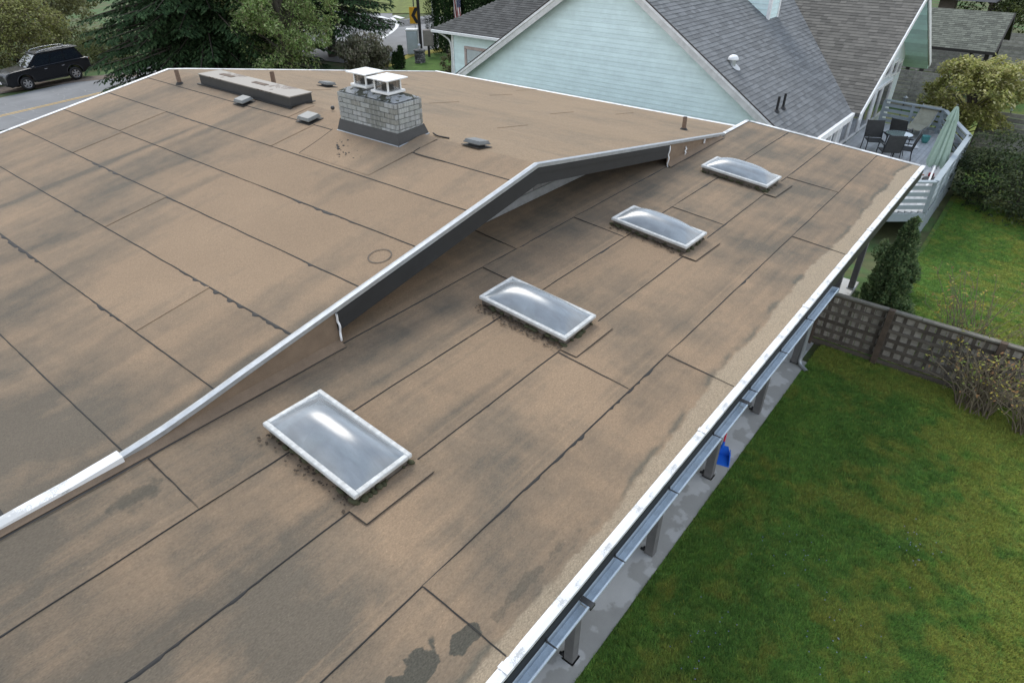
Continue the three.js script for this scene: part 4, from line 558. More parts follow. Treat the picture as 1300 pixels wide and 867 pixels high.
// ------------------------------------------------------------------ the pale blue neighbouring house
const GA = -18.0, RX = -11.2, RYH = 2.70, PT = 0.643, EXR = -4.74, EXL = -17.66;
const aY = x => RYH - PT * Math.abs(x - RX);
{
  const h = thing('blue_house', 'pale blue lap sided house with steep grey shingle roofs', 'house');
  const zw = GA - 0.32, barge = rough([0.60, 0.60, 0.58], 0.16, 0.8, { roughness: 0.6 });
  const core = plain(0.35, 0.42, 0.43, 0.9);
  // gable wall, plank by plank
  const gw = group('gable_wall', h); obj('sheathing', prism([V(-17.3, -4.6, zw - 0.2), V(-5.1, -4.6, zw - 0.2), V(-5.1, aY(-5.1) - 0.2, zw - 0.2), V(RX, RYH - 0.2, zw - 0.2), V(-17.3, aY(-17.3) - 0.2, zw - 0.2)], [V(-17.3, -4.6, zw), V(-5.1, -4.6, zw), V(-5.1, aY(-5.1) - 0.2, zw), V(RX, RYH - 0.2, zw), V(-17.3, aY(-17.3) - 0.2, zw)]), core, gw);
  siding(gw, zw, -3.2, RYH - 0.12, 0.128, y => Math.max(-17.3, RX - (RYH - 0.1 - y) / PT), y => Math.min(-5.1, RX + (RYH - 0.1 - y) / PT));
  // roof over it: right slope in shingles, left slope and deck
  const cr = V(1, -PT, 0).normalize(), cl = V(-1, -PT, 0).normalize(), Ls = (EXR - RX) * Math.hypot(1, PT);
  const ra = group('main_roof', h);
  const xV = RX + (RYH - (aY(EXR) + 0.57 * 5.3)) / PT; obj('roof_deck', [slab4(V(EXR, aY(EXR), GA), V(EXR, aY(EXR), -22.9), V(xV, aY(xV), -28.2), V(xV, aY(xV), GA), 0.12), slab4(V(xV, aY(xV), GA), V(xV, aY(xV), -34), V(RX, RYH, -34), V(RX, RYH, GA), 0.12), slab4(V(EXL, aY(EXL), -34), V(EXL, aY(EXL), GA), V(RX, RYH, GA), V(RX, RYH, -34), 0.12)], M.greyPaint, ra);
  shingles(ra, V(EXR, aY(EXR), GA), V(0, 0, -1), cr.clone().negate(), 14, Ls, 0.142, 0.24, [0.150, 0.156, 0.158], 0.2, 501, () => 0, v => (GA + 22.9) + v * PT / Math.hypot(1, PT) / 0.57 + 0.12);
  shingles(ra, V(EXL, aY(EXL), GA), V(0, 0, -1), cl.clone().negate(), 8, Ls, 0.28, 0.5, [0.098, 0.103, 0.112], 0.16, 502);
  const bb = (x0, x1, dz, w, m, nm) => { const y = x => aY(x) - 0.004; obj(nm, prism([V(x0, y(x0) - w, GA - 0.02 + dz), V(x1, y(x1) - w, GA - 0.02 + dz), V(x1, y(x1) - 0.005, GA - 0.02 + dz), V(x0, y(x0) - 0.005, GA - 0.02 + dz)], [V(x0, y(x0) - w, GA + 0.02 + dz), V(x1, y(x1) - w, GA + 0.02 + dz), V(x1, y(x1) - 0.005, GA + 0.02 + dz), V(x0, y(x0) - 0.005, GA + 0.02 + dz)]), m, ra); };
  bb(EXL, RX, 0, 0.27, barge, 'barge_board'); bb(RX, EXR, 0, 0.27, barge, 'barge_board'); bb(EXL, RX, 0.02, 0.08, M.whiteMetal, 'rake_trim'); bb(RX, EXR, 0.02, 0.08, M.whiteMetal, 'rake_trim');
  // dark edge of the shingles at the rake
  obj('rake_edge', [beam(V(RX, RYH + 0.012, GA + 0.03), V(EXR, aY(EXR) + 0.012, GA + 0.03), 0.02, 0.03), beam(V(EXL, aY(EXL) + 0.012, GA + 0.03), V(RX - 0.02, RYH + 0.012, GA + 0.03), 0.02, 0.03)], rough([0.06, 0.05, 0.045], 0.3, 0.4), ra);
  obj('soffit', [slab4(V(EXR, aY(EXR) - 0.14, GA - 0.03), V(EXR, aY(EXR) - 0.14, zw), V(RX, RYH - 0.14, zw), V(RX, RYH - 0.14, GA - 0.03), 0.02)], barge, ra);
  // eave gutter on the right side
  obj('gutter', [beam(V(EXR + 0.05, aY(EXR) - 0.045, GA), V(EXR + 0.05, aY(EXR) - 0.045, -22.9), 0.10, 0.10), beam(V(EXR + 0.02, aY(EXR) - 0.15, GA), V(EXR + 0.02, aY(EXR) - 0.15, -22.9), 0.03, 0.2)], M.whiteMetal, ra);
  // roof furniture: round cap vent, two black pipes, boxed flue
  const onA = (px, py) => { const d = ray(px, py), t = (RYH + PT * RX - CAMH) / (d.y + PT * d.x); return at(d, t); };
  const v = onA(930, 82), cv = group('cap_vent', ra); obj('hood', [new THREE.SphereGeometry(0.14, 18, 10, 0, 6.284, 0, Math.PI / 2).scale(1, 0.75, 1).toNonIndexed().translate(v.x, v.y + 0.16, v.z), cyl(0.145, 0.145, 0.03, v.x, v.y + 0.15, v.z, 18)], M.whiteMetal, cv); obj('stem', cyl(0.09, 0.09, 0.22, v.x, v.y + 0.05, v.z, 14), M.galv, cv); obj('flange', new THREE.CircleGeometry(0.17, 20).rotateX(-Math.PI / 2).rotateZ(-Math.atan(PT)).translate(v.x + 0.1, v.y - 0.035, v.z), M.galv, cv);
  for (const [px, py] of [[986, 142], [994, 138]]) { const q = onA(px, py), g = group('vent_pipe', ra); obj('pipe', cyl(0.035, 0.035, 0.42, q.x, q.y + 0.2, q.z, 12), M.black, g); obj('boot', cyl(0.10, 0.045, 0.07, q.x, q.y + 0.03, q.z, 12), M.black, g); }
  { const q = onA(975, 24), g = group('flue_chase', h), w = 0.8, dz = 0.8, yt = q.y + 2.4; obj('chase_wall', box(w, 3.0, dz, q.x - w / 2 + 0.02, q.y + 0.9, q.z - dz / 2 + 0.02), sidingMats[1], g); for (const [cx, cz] of [[q.x, q.z], [q.x - w, q.z], [q.x, q.z - dz]]) obj('corner_board', box(0.10, 3.02, 0.10, cx, q.y + 0.92, cz), M.whiteMetal, g); for (let k = 0; k < 14; k++) { obj('siding_plank', box(w - 0.06, 0.012, 0.012, q.x - w / 2 + 0.02, q.y - 0.2 + k * 0.16, q.z + 0.028), sidingMats[0], g); obj('siding_plank', box(0.012, 0.012, dz - 0.06, q.x + 0.028, q.y - 0.2 + k * 0.16, q.z - dz / 2 + 0.02), sidingMats[0], g); } }
  // ---- cross gable towards the deck: brown-grey shingles, boarded underside of the far slope, window wall
  const zE = -22.9, yE = aY(EXR), sB = 0.57, zRd = -28.2, yRd = yE + sB * (zE - zRd), xb = -4.5, zFar = 2 * zRd - zE, rb = group('cross_roof', h), LB = (zE - zRd) * Math.hypot(1, sB), wu = V(0, sB, -1).normalize();
  obj('roof_deck', [slab4(V(-13, yE, zE), V(xb, yE, zE), V(xb, yRd, zRd), V(-13, yRd, zRd), 0.14), slab4(V(xb, yE, zFar), V(-13, yE, zFar), V(-13, yRd, zRd), V(xb, yRd, zRd), 0.14)], M.greyPaint, rb);
  shingles(rb, V(-13, yE, zE), V(1, 0, 0), wu, 8.5, LB, 0.150, 0.26, [0.122, 0.114, 0.099], 0.26, 510);
  // rake boards on the gable end and boards under the far slope
  const rkm = M.whiteMetal; const rb1 = (z0, z1, m, w, nm, x) => obj(nm, prism([V(x - 0.02, yAt(z0) - w, z0), V(x - 0.02, yAt(z1) - w, z1), V(x - 0.02, yAt(z1) + 0.01, z1), V(x - 0.02, yAt(z0) + 0.01, z0)], [V(x + 0.02, yAt(z0) - w, z0), V(x + 0.02, yAt(z1) - w, z1), V(x + 0.02, yAt(z1) + 0.01, z1), V(x + 0.02, yAt(z0) + 0.01, z0)]), m, rb);
  const yAt = z => yRd - sB * Math.abs(z - zRd);
  rb1(zE, zRd, rkm, 0.2, 'barge_board', xb + 0.02); rb1(zRd, zFar, rkm, 0.2, 'barge_board', xb + 0.02);
  const teal = [0.9, 1, 1.1].map(k => rough([0.60 * k, 0.82 * k, 0.78 * k], 0.1, 0.9, { roughness: 0.7 }, 0.04)); let k = 0;
  for (let z = zRd - 0.05; z > zFar + 0.1; z -= 0.36, k++) { const a = z, b = z - 0.335; obj('soffit_board', prism([V(xb - 1.1, yAt(a) - 0.165, a), V(xb - 0.03, yAt(a) - 0.165, a), V(xb - 0.03, yAt(b) - 0.235, b), V(xb - 1.1, yAt(b) - 0.235, b)], [V(xb - 1.1, yAt(a) - 0.145, a), V(xb - 0.03, yAt(a) - 0.145, a), V(xb - 0.03, yAt(b) - 0.145, b), V(xb - 1.1, yAt(b) - 0.145, b)]), teal[k % 3], rb); }
  // window wall facing the deck
  const ww = group('window_wall', h), xwl = -5.35, wallM = rough([0.66, 0.73, 0.75], 0.06, 1.2, { roughness: 0.6 });
  obj('wall', prism([V(xwl - 0.15, -4.6, zE - 0.25), V(xwl - 0.15, -4.6, zFar + 0.9), V(xwl - 0.15, yAt(zFar + 0.9) - 0.2, zFar + 0.9), V(xwl - 0.15, yRd - 0.2, zRd), V(xwl - 0.15, yE - 0.1, zE - 0.25)], [V(xwl, -4.6, zE - 0.25), V(xwl, -4.6, zFar + 0.9), V(xwl, yAt(zFar + 0.9) - 0.2, zFar + 0.9), V(xwl, yRd - 0.2, zRd), V(xwl, yE - 0.1, zE - 0.25)]), wallM, ww);
  const glass = new THREE.MeshPhysicalMaterial({ color: rgb(0.03, 0.035, 0.045), roughness: 0.05, metalness: 0, clearcoat: 1 });
  const win = (z0, z1, y0, y1) => { const w = group('window', ww); obj('pane', box(0.02, y1 - y0, z0 - z1, xwl + 0.012, (y0 + y1) / 2, (z0 + z1) / 2), glass, w); obj('frame', [box(0.06, 0.08, z0 - z1 + 0.16, xwl + 0.03, y1 + 0.04, (z0 + z1) / 2), box(0.06, 0.08, z0 - z1 + 0.16, xwl + 0.03, y0 - 0.04, (z0 + z1) / 2), box(0.06, y1 - y0, 0.08, xwl + 0.03, (y0 + y1) / 2, z0 + 0.04), box(0.06, y1 - y0, 0.08, xwl + 0.03, (y0 + y1) / 2, z1 - 0.04)], M.whiteMetal, w); };
  win(-23.6, -24.5, -3.05, -2.0); win(-24.8, -25.7, -3.05, -2.0); win(-26.0, -27.1, -3.1, -1.95); win(-27.5, -28.6, -3.1, -1.95); win(-29.0, -29.75, -3.1, -1.95); win(-29.95, -31.3, -3.1, -1.95); win(-30.6, -31.3, -1.62, -1.2); win(-31.55, -32.1, -1.7, -1.35); win(-28.9, -30.2, -1.5, -0.6);
  // porch wall under the main eave, with window panels
  const pw = group('porch_wall', h); obj('wall', box(0.15, 2.9, 4.6, -5.2, -3.1, -20.6), wallM, pw);
  for (const z of [-19.2, -20.1, -21.0, -21.9, -22.6]) { obj('pane', box(0.02, 1.25, 0.6, -5.112, -2.45, z), glass, pw); obj('post', box(0.09, 2.2, 0.09, -4.86, -2.6, z + 0.42), M.whiteMetal, pw); }
  // ---- low wing behind: hipped roof, wall with a garage door
  const zw2 = -23, yw = -0.70, xl2 = -23.25, wg = group('garage_wing', h), hw = 0.52;
  obj('wall', [box(8.2, 3.2, 6.5, -18.3, -2.35, zw2 - 3.65)], core, wg);
  siding(wg, zw2 - 0.38, -3.9, yw - 0.02, 0.15, () => -22.4, () => -14.2);
  obj('corner_board', box(0.12, 3.2, 0.05, -22.36, -2.3, zw2 - 0.36), M.whiteMetal, wg);
  const gd = group('garage_door', wg); obj('frame', [box(0.12, 2.0, 0.06, -21.55, -2.4, zw2 - 0.34), box(3.2, 0.12, 0.06, -20.01, -1.36, zw2 - 0.34)], rough([0.45, 0.36, 0.33], 0.2, 0.6), gd); for (let q = 0; q < 4; q++) obj('door_panel', rbox(3.0, 0.47, 0.05, 0.02, -19.98, -1.68 - q * 0.48, zw2 - 0.355), rough([0.48, 0.52, 0.52], 0.1, 0.8), gd);
  const hipT = 3.4, wv = V(0, hw, -1).normalize(), Lh = hipT * Math.hypot(1, hw);
  obj('roof_deck', [prism([V(xl2, yw - 0.06, zw2), V(-12.5, yw - 0.06, zw2), V(-12.5, yw - 0.06, zw2 - 2 * hipT), V(xl2, yw - 0.06, zw2 - 2 * hipT)], [V(xl2 + hipT, yw + hw * hipT - 0.02, zw2 - hipT), V(-12.5, yw + hw * hipT - 0.02, zw2 - hipT), V(-12.5, yw + hw * hipT - 0.02, zw2 - hipT - 0.02), V(xl2 + hipT, yw + hw * hipT - 0.02, zw2 - hipT - 0.02)])], M.greyPaint, wg);
  shingles(wg, V(xl2, yw, zw2), V(1, 0, 0), wv, 10.8, Lh, 0.15, 0.25, [0.070, 0.070, 0.066], 0.3, 520, v2 => v2 / Math.hypot(1, hw));
  obj('gutter', [beam(V(xl2 - 0.02, yw - 0.07, zw2 + 0.05), V(-13, yw - 0.07, zw2 + 0.05), 0.10, 0.10)], M.whiteMetal, wg);
  obj('downspout', tube([V(xl2 + 0.4, yw - 0.1, zw2 + 0.03), V(xl2 + 0.6, yw - 0.3, zw2 - 0.2), V(-22.47, yw - 0.5, zw2 - 0.3), V(-22.47, -3.6, zw2 - 0.3)], 0.04, 6, 30), M.whiteMetal, wg);
}

// ------------------------------------------------------------------ deck of the blue house and what stands on it
const DY = -3.15, deckGrey = [0.9, 1, 1.08].map(k => rough([0.47 * k, 0.48 * k, 0.48 * k], 0.18, 0.8, { roughness: 0.75 }, 0.08)), railGrey = rough([0.31, 0.355, 0.375], 0.12, 0.8, { roughness: 0.6 });
const DR = -1.66, ZD0 = -20.4, ZD1 = -29.4, XD = -5.25;
{
  const d = thing('wooden_deck', 'grey painted raised wooden deck with horizontal board railings', 'deck');
  const fl = group('floor', d); let k = 0; const nearZ = x => ZD0 + Math.min(2.4, (DR - x) * 0.807);
  for (let x = XD + 0.07; x < DR; x += 0.143, k++) { const z0 = nearZ(x); const zf = Math.max(ZD1, x > -2.9 ? -25.9 - (DR - x) * 2.5 : ZD1); obj('deck_board', box(0.136, 0.03, z0 - zf, x, DY - 0.015, (z0 + zf) / 2), deckGrey[k % 3], fl); }
  obj('joists', [box(0.05, 0.24, 5.4, DR - 0.05, DY - 0.155, -23.15), box(0.05, 0.2, 9, -3.8, DY - 0.14, -24), beam(V(DR, DY - 0.155, ZD0 + 0.03), V(-4.6, DY - 0.155, nearZ(-4.6) + 0.03), 0.05, 0.24)], railGrey, d);
  const rail = (a, b, nB, posts, label) => { const r = group('railing', d), dir = b.clone().sub(a), L = dir.length(); dir.normalize(); const up = V(0, 1, 0);
    obj('top_rail', beam(a.clone().setY(DY + 0.86), b.clone().setY(DY + 0.86), 0.15, 0.045), railGrey, r);
    for (let i = 0; i < nB; i++) { const y = DY + 0.13 + i * 0.186; obj('rail_board', beam(a.clone().setY(y), b.clone().setY(y), 0.03, 0.115), railGrey, r); }
    for (let i = 0; i <= posts; i++) { const p = a.clone().lerp(b, i / posts); obj('post', box(0.10, 0.84, 0.10, p.x, DY + 0.41, p.z), railGrey, r); } };
  rail(V(DR, 0, ZD0), V(-4.6, 0, nearZ(-4.6)), 4, 2); rail(V(DR, 0, ZD0 - 0.06), V(DR, 0, -25.9), 4, 4); rail(V(DR - 0.03, 0, -25.95), V(-2.9, 0, -29.0), 4, 2); rail(V(-2.95, 0, -29.05), V(-5.0, 0, -29.35), 4, 2);
  for (const [x, z] of [[DR - 0.05, -20.5], [DR - 0.05, -22.3], [DR - 0.05, -24], [DR - 0.05, -25.8], [-3.8, -18.8], [-3.8, -24]]) obj('support_post', rbox(0.14, 1.1, 0.14, 0.008, x, -3.72, z), railGrey, d);
  // boarded skirt below the side railing
  for (let z = -20.8; z > -25.9; z -= 0.24) obj('skirt_board', box(0.02, 0.72, 0.17, DR + 0.0, -3.78, z), railGrey, d);
  obj('inner_rail', [beam(V(-2.34, -1.97, -27.1), V(-1.94, -2.9, -21.6), 0.05, 0.13), beam(V(-2.34, -2.3, -27.0), V(-1.94, -3.08, -21.6), 0.03, 0.05), beam(V(-2.34, -1.97, -27.1), V(-2.34, DY, -27.1), 0.09, 0.09)], M.whiteMetal, d);
}
{ // folded parasol
  const p = onY(1181, 229, DY), u = thing('patio_umbrella', 'folded pale green patio umbrella on the deck', 'umbrella', [p.x, DY, p.z]);
  { const k = (onZ(1206, 131, p.z).y - DY) / 2.38; u.scale.set(k, k, k); } obj('pole', cyl(0.022, 0.022, 2.3, 0, 1.15, 0, 10), M.galv, u); obj('base', [cyl(0.24, 0.22, 0.05, 0, 0.03, 0, 20), cyl(0.05, 0.04, 0.2, 0, 0.14, 0, 12)], M.darkMetal, u);
  const fab = rough([0.36, 0.46, 0.38], 0.14, 0.5, { roughness: 0.9, side: THREE.DoubleSide }); const s = new Soup(), nA = 64, prof = [[2.34, 0.01], [2.28, 0.05], [2.1, 0.10], [1.93, 0.145], [1.9, 0.12], [1.6, 0.155], [1.2, 0.19], [0.85, 0.22], [0.62, 0.245], [0.5, 0.19]];
  const R = (i, a) => { const [y, r] = prof[i]; const f = 1 + 0.24 * Math.cos(a * 8 + y * 1.7) + 0.09 * Math.cos(a * 19 + y * 3); const yy = i === prof.length - 1 || i === 3 ? y + 0.05 * Math.sin(a * 8) : y; return V(Math.cos(a) * r * f, yy, Math.sin(a) * r * f); };
  for (let i = 0; i < prof.length - 1; i++) for (let k = 0; k < nA; k++) { const a = k / nA * 6.2832, b = (k + 1) / nA * 6.2832; s.quad(R(i, a), R(i + 1, a), R(i + 1, b), R(i, b)); }
  obj('canopy', toCreasedNormals(s.geo(), 0.9), fab, u); obj('finial', new THREE.SphereGeometry(0.03, 10, 8).translate(0, 2.36, 0), M.darkMetal, u);
  for (let k = 0; k < 6; k++) { const a = k * 1.047; obj('rib_tip', beam(V(Math.cos(a) * 0.12, 0.62, Math.sin(a) * 0.12), V(Math.cos(a) * 0.15, 0.42, Math.sin(a) * 0.15), 0.012, 0.012), M.black, u); }
}
{ // sling chairs, glass table, lounger, small things
  const sling = rough([0.05, 0.05, 0.048], 0.2, 0.3, { roughness: 0.9 }), metal = plain(0.02, 0.02, 0.022, 0.4);
  const chair = (px, py, turn, label) => { const p = onY(px, py, DY), c = thing('sling_chair', label, 'chair', [p.x, DY, p.z], turn, 'dark sling chairs round the glass table'); 
    obj('seat', box(0.52, 0.025, 0.5, 0, 0.42, 0.02), sling, c); obj('backrest', box(0.52, 0.56, 0.025, 0, 0.72, -0.30, 0, -0.22), sling, c);
    for (const s of [-1, 1]) { obj('leg', tube([[s * 0.28, 0.0, 0.26], [s * 0.28, 0.4, 0.24], [s * 0.28, 0.62, 0.2], [s * 0.28, 0.64, -0.18]], 0.016, 6, 18), metal, c); obj('leg', tube([[s * 0.28, 0, -0.3], [s * 0.28, 0.42, -0.24], [s * 0.27, 1.0, -0.37]], 0.016, 6, 14), metal, c); obj('arm', rbox(0.05, 0.025, 0.42, 0.01, s * 0.285, 0.655, 0), metal, c); } return c; };
  chair(1106, 193, 0.5, 'dark sling chair tucked against the blue wall'); chair(1124, 207, -2.6, 'dark sling chair with its back to the tan roof edge'); chair(1138, 186, 2.9, 'dark sling chair with a reclined back facing the glass table'); chair(1143, 204, -1.4, 'dark slatted chair beside the white pad');
  const tp = onY(1134, 196, DY), t = thing('patio_table', 'small glass topped patio table between the dark sling chairs', 'table', [tp.x, DY, tp.z]); obj('top', cyl(0.42, 0.42, 0.012, 0, 0.70, 0, 28), new THREE.MeshPhysicalMaterial({ color: rgb(0.25, 0.32, 0.3), roughness: 0.08, clearcoat: 1 }), t); obj('rim', new THREE.TorusGeometry(0.42, 0.014, 6, 32).rotateX(Math.PI / 2).translate(0, 0.70, 0), metal, t); for (let k = 0; k < 4; k++) obj('leg', beam(V(Math.cos(k * 1.57) * 0.3, 0, Math.sin(k * 1.57) * 0.3), V(Math.cos(k * 1.57) * 0.16, 0.69, Math.sin(k * 1.57) * 0.16), 0.02, 0.02), metal, t);
  const lp = onY(1160, 172, DY), l = thing('sun_lounger', 'tan sling sun lounger with raised back by the far railing', 'sun lounger', [lp.x, DY, lp.z], -0.15);  const lf = rough([0.30, 0.29, 0.22], 0.15, 0.4);
  obj('seat', box(0.6, 0.025, 0.95, 0, 0.34, 0.1), lf, l); obj('backrest', box(0.6, 0.025, 0.85, 0, 0.62, -0.72, 0, 0.72), lf, l); for (const s of [-1, 1]) { obj('side_rail', tube([[s * 0.31, 0.34, 0.6], [s * 0.31, 0.34, -0.38], [s * 0.31, 0.92, -1.05]], 0.016, 6, 18), M.galv, l); obj('leg', tube([[s * 0.31, 0, 0.55], [s * 0.31, 0.33, 0.35]], 0.015, 6, 6), M.galv, l); obj('leg', tube([[s * 0.31, 0, -0.6], [s * 0.31, 0.34, -0.35]], 0.015, 6, 6), M.galv, l); }
  const wp = onY(1157, 187, DY), w = obj('seat_pad', rbox(0.42, 0.05, 0.34, 0.022, wp.x, DY + 0.03, wp.z, 0.5), M.white); tag(w, 'white pad lying on the deck boards', 'cushion');
  const pp = onY(1174, 181, DY), pot = thing('glazed_pot', 'small teal glazed pot standing on the deck', 'pot', [pp.x, DY, pp.z]); obj('body', new THREE.LatheGeometry([[0, 0], [0.09, 0], [0.14, 0.12], [0.13, 0.2], [0.16, 0.24], [0.14, 0.24], [0.11, 0.18], [0, 0.18]].map(q => new THREE.Vector2(...q)), 20), plain(0.08, 0.30, 0.28, 0.3), pot);
  const sp = onY(1214, 197, DY), st = thing('side_table', 'grey square side table in the deck corner', 'table', [sp.x, DY, sp.z]); obj('top', rbox(0.5, 0.03, 0.5, 0.01, 0, 0.45, 0), plain(0.16, 0.17, 0.18, 0.5), st); for (const [a, b] of [[1, 1], [-1, 1], [1, -1], [-1, -1]]) obj('leg', box(0.04, 0.44, 0.04, a * 0.21, 0.22, b * 0.21), metal, st);
  const br = onY(1178, 224, DY), bm = thing('red_tool', 'red handled tool lying by the deck corner', 'tool', [0, 0, 0]); obj('handle', tube([V(br.x - 0.75, DY + 0.02, br.z + 0.25), V(br.x - 0.1, DY + 0.03, br.z)], 0.016, 6, 8), plain(0.42, 0.16, 0.09, 0.5), bm); obj('head', rbox(0.16, 0.10, 0.12, 0.02, br.x + 0.08, DY + 0.06, br.z - 0.05), plain(0.35, 0.04, 0.05, 0.6), bm);
}
// ------------------------------------------------------------------ things by the slab: dustpan and its long handle
{
  const p = onY(914, 583, -2.98), d = thing('dustpan', 'blue long handled dustpan with a red handle beside a porch post', 'dustpan', [p.x, -2.985, p.z], 0.26);
  const blue = plain(0.01, 0.13, 0.62, 0.45), red = plain(0.62, 0.02, 0.06, 0.4);
  const a = [V(-0.15, 0, 0.13), V(0.15, 0, 0.13), V(0.13, 0, -0.13), V(-0.13, 0, -0.13)]; obj('pan', [prism(a, a.map(q => q.clone().add(V(0, 0.012, 0)))), prism([V(-0.13, 0.012, -0.13), V(0.13, 0.012, -0.13), V(0.13, 0.012, -0.145), V(-0.13, 0.012, -0.145)], [V(-0.08, 0.15, -0.15), V(0.08, 0.15, -0.15), V(0.08, 0.15, -0.165), V(-0.08, 0.15, -0.165)]), prism([V(0.138, 0.012, 0.1), V(0.15, 0.012, 0.1), V(0.14, 0.012, -0.14), V(0.128, 0.012, -0.14)], [V(0.138, 0.03, 0.1), V(0.15, 0.03, 0.1), V(0.12, 0.12, -0.14), V(0.108, 0.12, -0.14)]), prism([V(-0.15, 0.012, 0.1), V(-0.138, 0.012, 0.1), V(-0.128, 0.012, -0.14), V(-0.14, 0.012, -0.14)], [V(-0.15, 0.03, 0.1), V(-0.138, 0.03, 0.1), V(-0.108, 0.12, -0.14), V(-0.12, 0.12, -0.14)])], blue, d);
  obj('socket', cyl(0.022, 0.018, 0.1, 0, 0.17, -0.16, 12, -0.2), blue, d); obj('handle', tube([V(0, 0.18, -0.165), V(0.0, 0.32, -0.2), V(0.0, 0.5, -0.25)], 0.014, 8, 10), red, d); obj('grip', tube([V(0, 0.48, -0.245), V(0, 0.6, -0.28)], 0.019, 8, 4), red, d);
}
// ------------------------------------------------------------------ lattice fence
const oldWood = [[0.10, 0.084, 0.066], [0.125, 0.107, 0.086], [0.08, 0.066, 0.051]].map((c, k) => rough(c, 0.4, 0.6, { roughness: 1 }, 0.25)), paleWood = [[0.25, 0.24, 0.215], [0.29, 0.275, 0.245], [0.20, 0.19, 0.17]].map(c => rough(c, 0.35, 0.5, { roughness: 1 }, 0.2));
{
  const f = thing('lattice_fence', 'weathered low fence of thick square lattice over pale boards', 'fence'), r = rngOf(81);
  const latBack = [[0.27, 0.245, 0.205], [0.32, 0.29, 0.245], [0.22, 0.20, 0.165]].map(c => rough(c, 0.4, 0.4, { roughness: 1 }, 0.25)), zA = x => -11.55 - 0.012 * (x + 2), top = -1.93, bot = -2.93, x0 = -2.05, x1 = 4.6;
  for (let x = x0; x < x1; x += 0.158) obj('back_board', box(0.15, top - bot - 0.05, 0.016, x + 0.079, (top + bot) / 2, zA(x) - 0.04 + 0.006 * (r() - 0.5)), latBack[Math.floor(r() * 3)], f);
  for (let k = 0; k < 6; k++) { const y = bot + 0.08 + k * 0.178; for (let x = x0; x < x1; x += 1.66) { const b = Math.min(x + 1.66, x1); obj('lattice_rail', beam(V(x, y + 0.006 * r(), zA(x) - 0.012), V(b, y + 0.006 * r(), zA(b) - 0.012), 0.014, 0.062), oldWood[Math.floor(r() * 3)], f); } }
  for (let x = x0 + 0.05; x < x1; x += 0.172) obj('lattice_upright', box(0.056, top - bot - 0.06, 0.012, x, (top + bot) / 2, zA(x) - 0.0255, 0, 0, (r() - 0.5) * 0.02), oldWood[Math.floor(r() * 3)], f);
  const postM = rough([0.088, 0.064, 0.046], 0.4, 0.4, { roughness: 1 }, 0.2); for (const x of [-2.0, -0.86, 0.78, 2.42, 4.06]) obj('fence_post', rbox(0.10, 1.16, 0.10, 0.006, x, -2.45, zA(x) + 0.055), postM, f);
  for (let x = x0; x < x1; x += 1.66) { const b = Math.min(x + 1.66, x1) - 0.01; obj('cap_board', beam(V(x, top + 0.01, zA(x) - 0.01), V(b, top + 0.012, zA(b) - 0.01), 0.10, 0.03), rough([0.17, 0.16, 0.13], 0.5, 0.5, { roughness: 1 }, 0.4), f); }
  obj('kick_board', beam(V(x0, -2.965, zA(x0) + 0.03), V(x1, -2.965, zA(x1) + 0.03), 0.03, 0.13), oldWood[0], f);
}
function boardFence(name, label, x0, x1, z, y0, y1, hB, zs = 0) { const f = thing(name, label, 'fence'), r = rngOf(Math.round(x0 * 100 + z * 7) >>> 0); const ms = paleWood; for (let x = x0; x < x1 - 0.05; x += 2.2) { const b = Math.min(x + 2.2, x1), zz = z + zs * (x - x0); for (let y = y0; y < y1 - 0.02; y += hB) obj('fence_board', beam(V(x, y + hB / 2, zz), V(b - 0.01, y + hB / 2, z + zs * (b - x0)), 0.022, hB - 0.014), ms[Math.floor(r() * 3)], f); obj('fence_post', box(0.1, y1 - y0 + 0.1, 0.1, x, (y0 + y1) / 2, zz - 0.065), ms[2], f); } }
boardFence('board_fence', 'tall grey fence of level boards behind the pavilion', -10.4, 7, -47, -4.1, -1.8, 0.17);
boardFence('garden_fence', 'grey board fence between the deck and the small tree', -7.6, -3.8, -36.7, -4.1, -2.4, 0.17);
boardFence('side_fence', 'grey board fence behind the dark laurel bush', -1.9, 7, -31.9, -4.1, -2.65, 0.18);
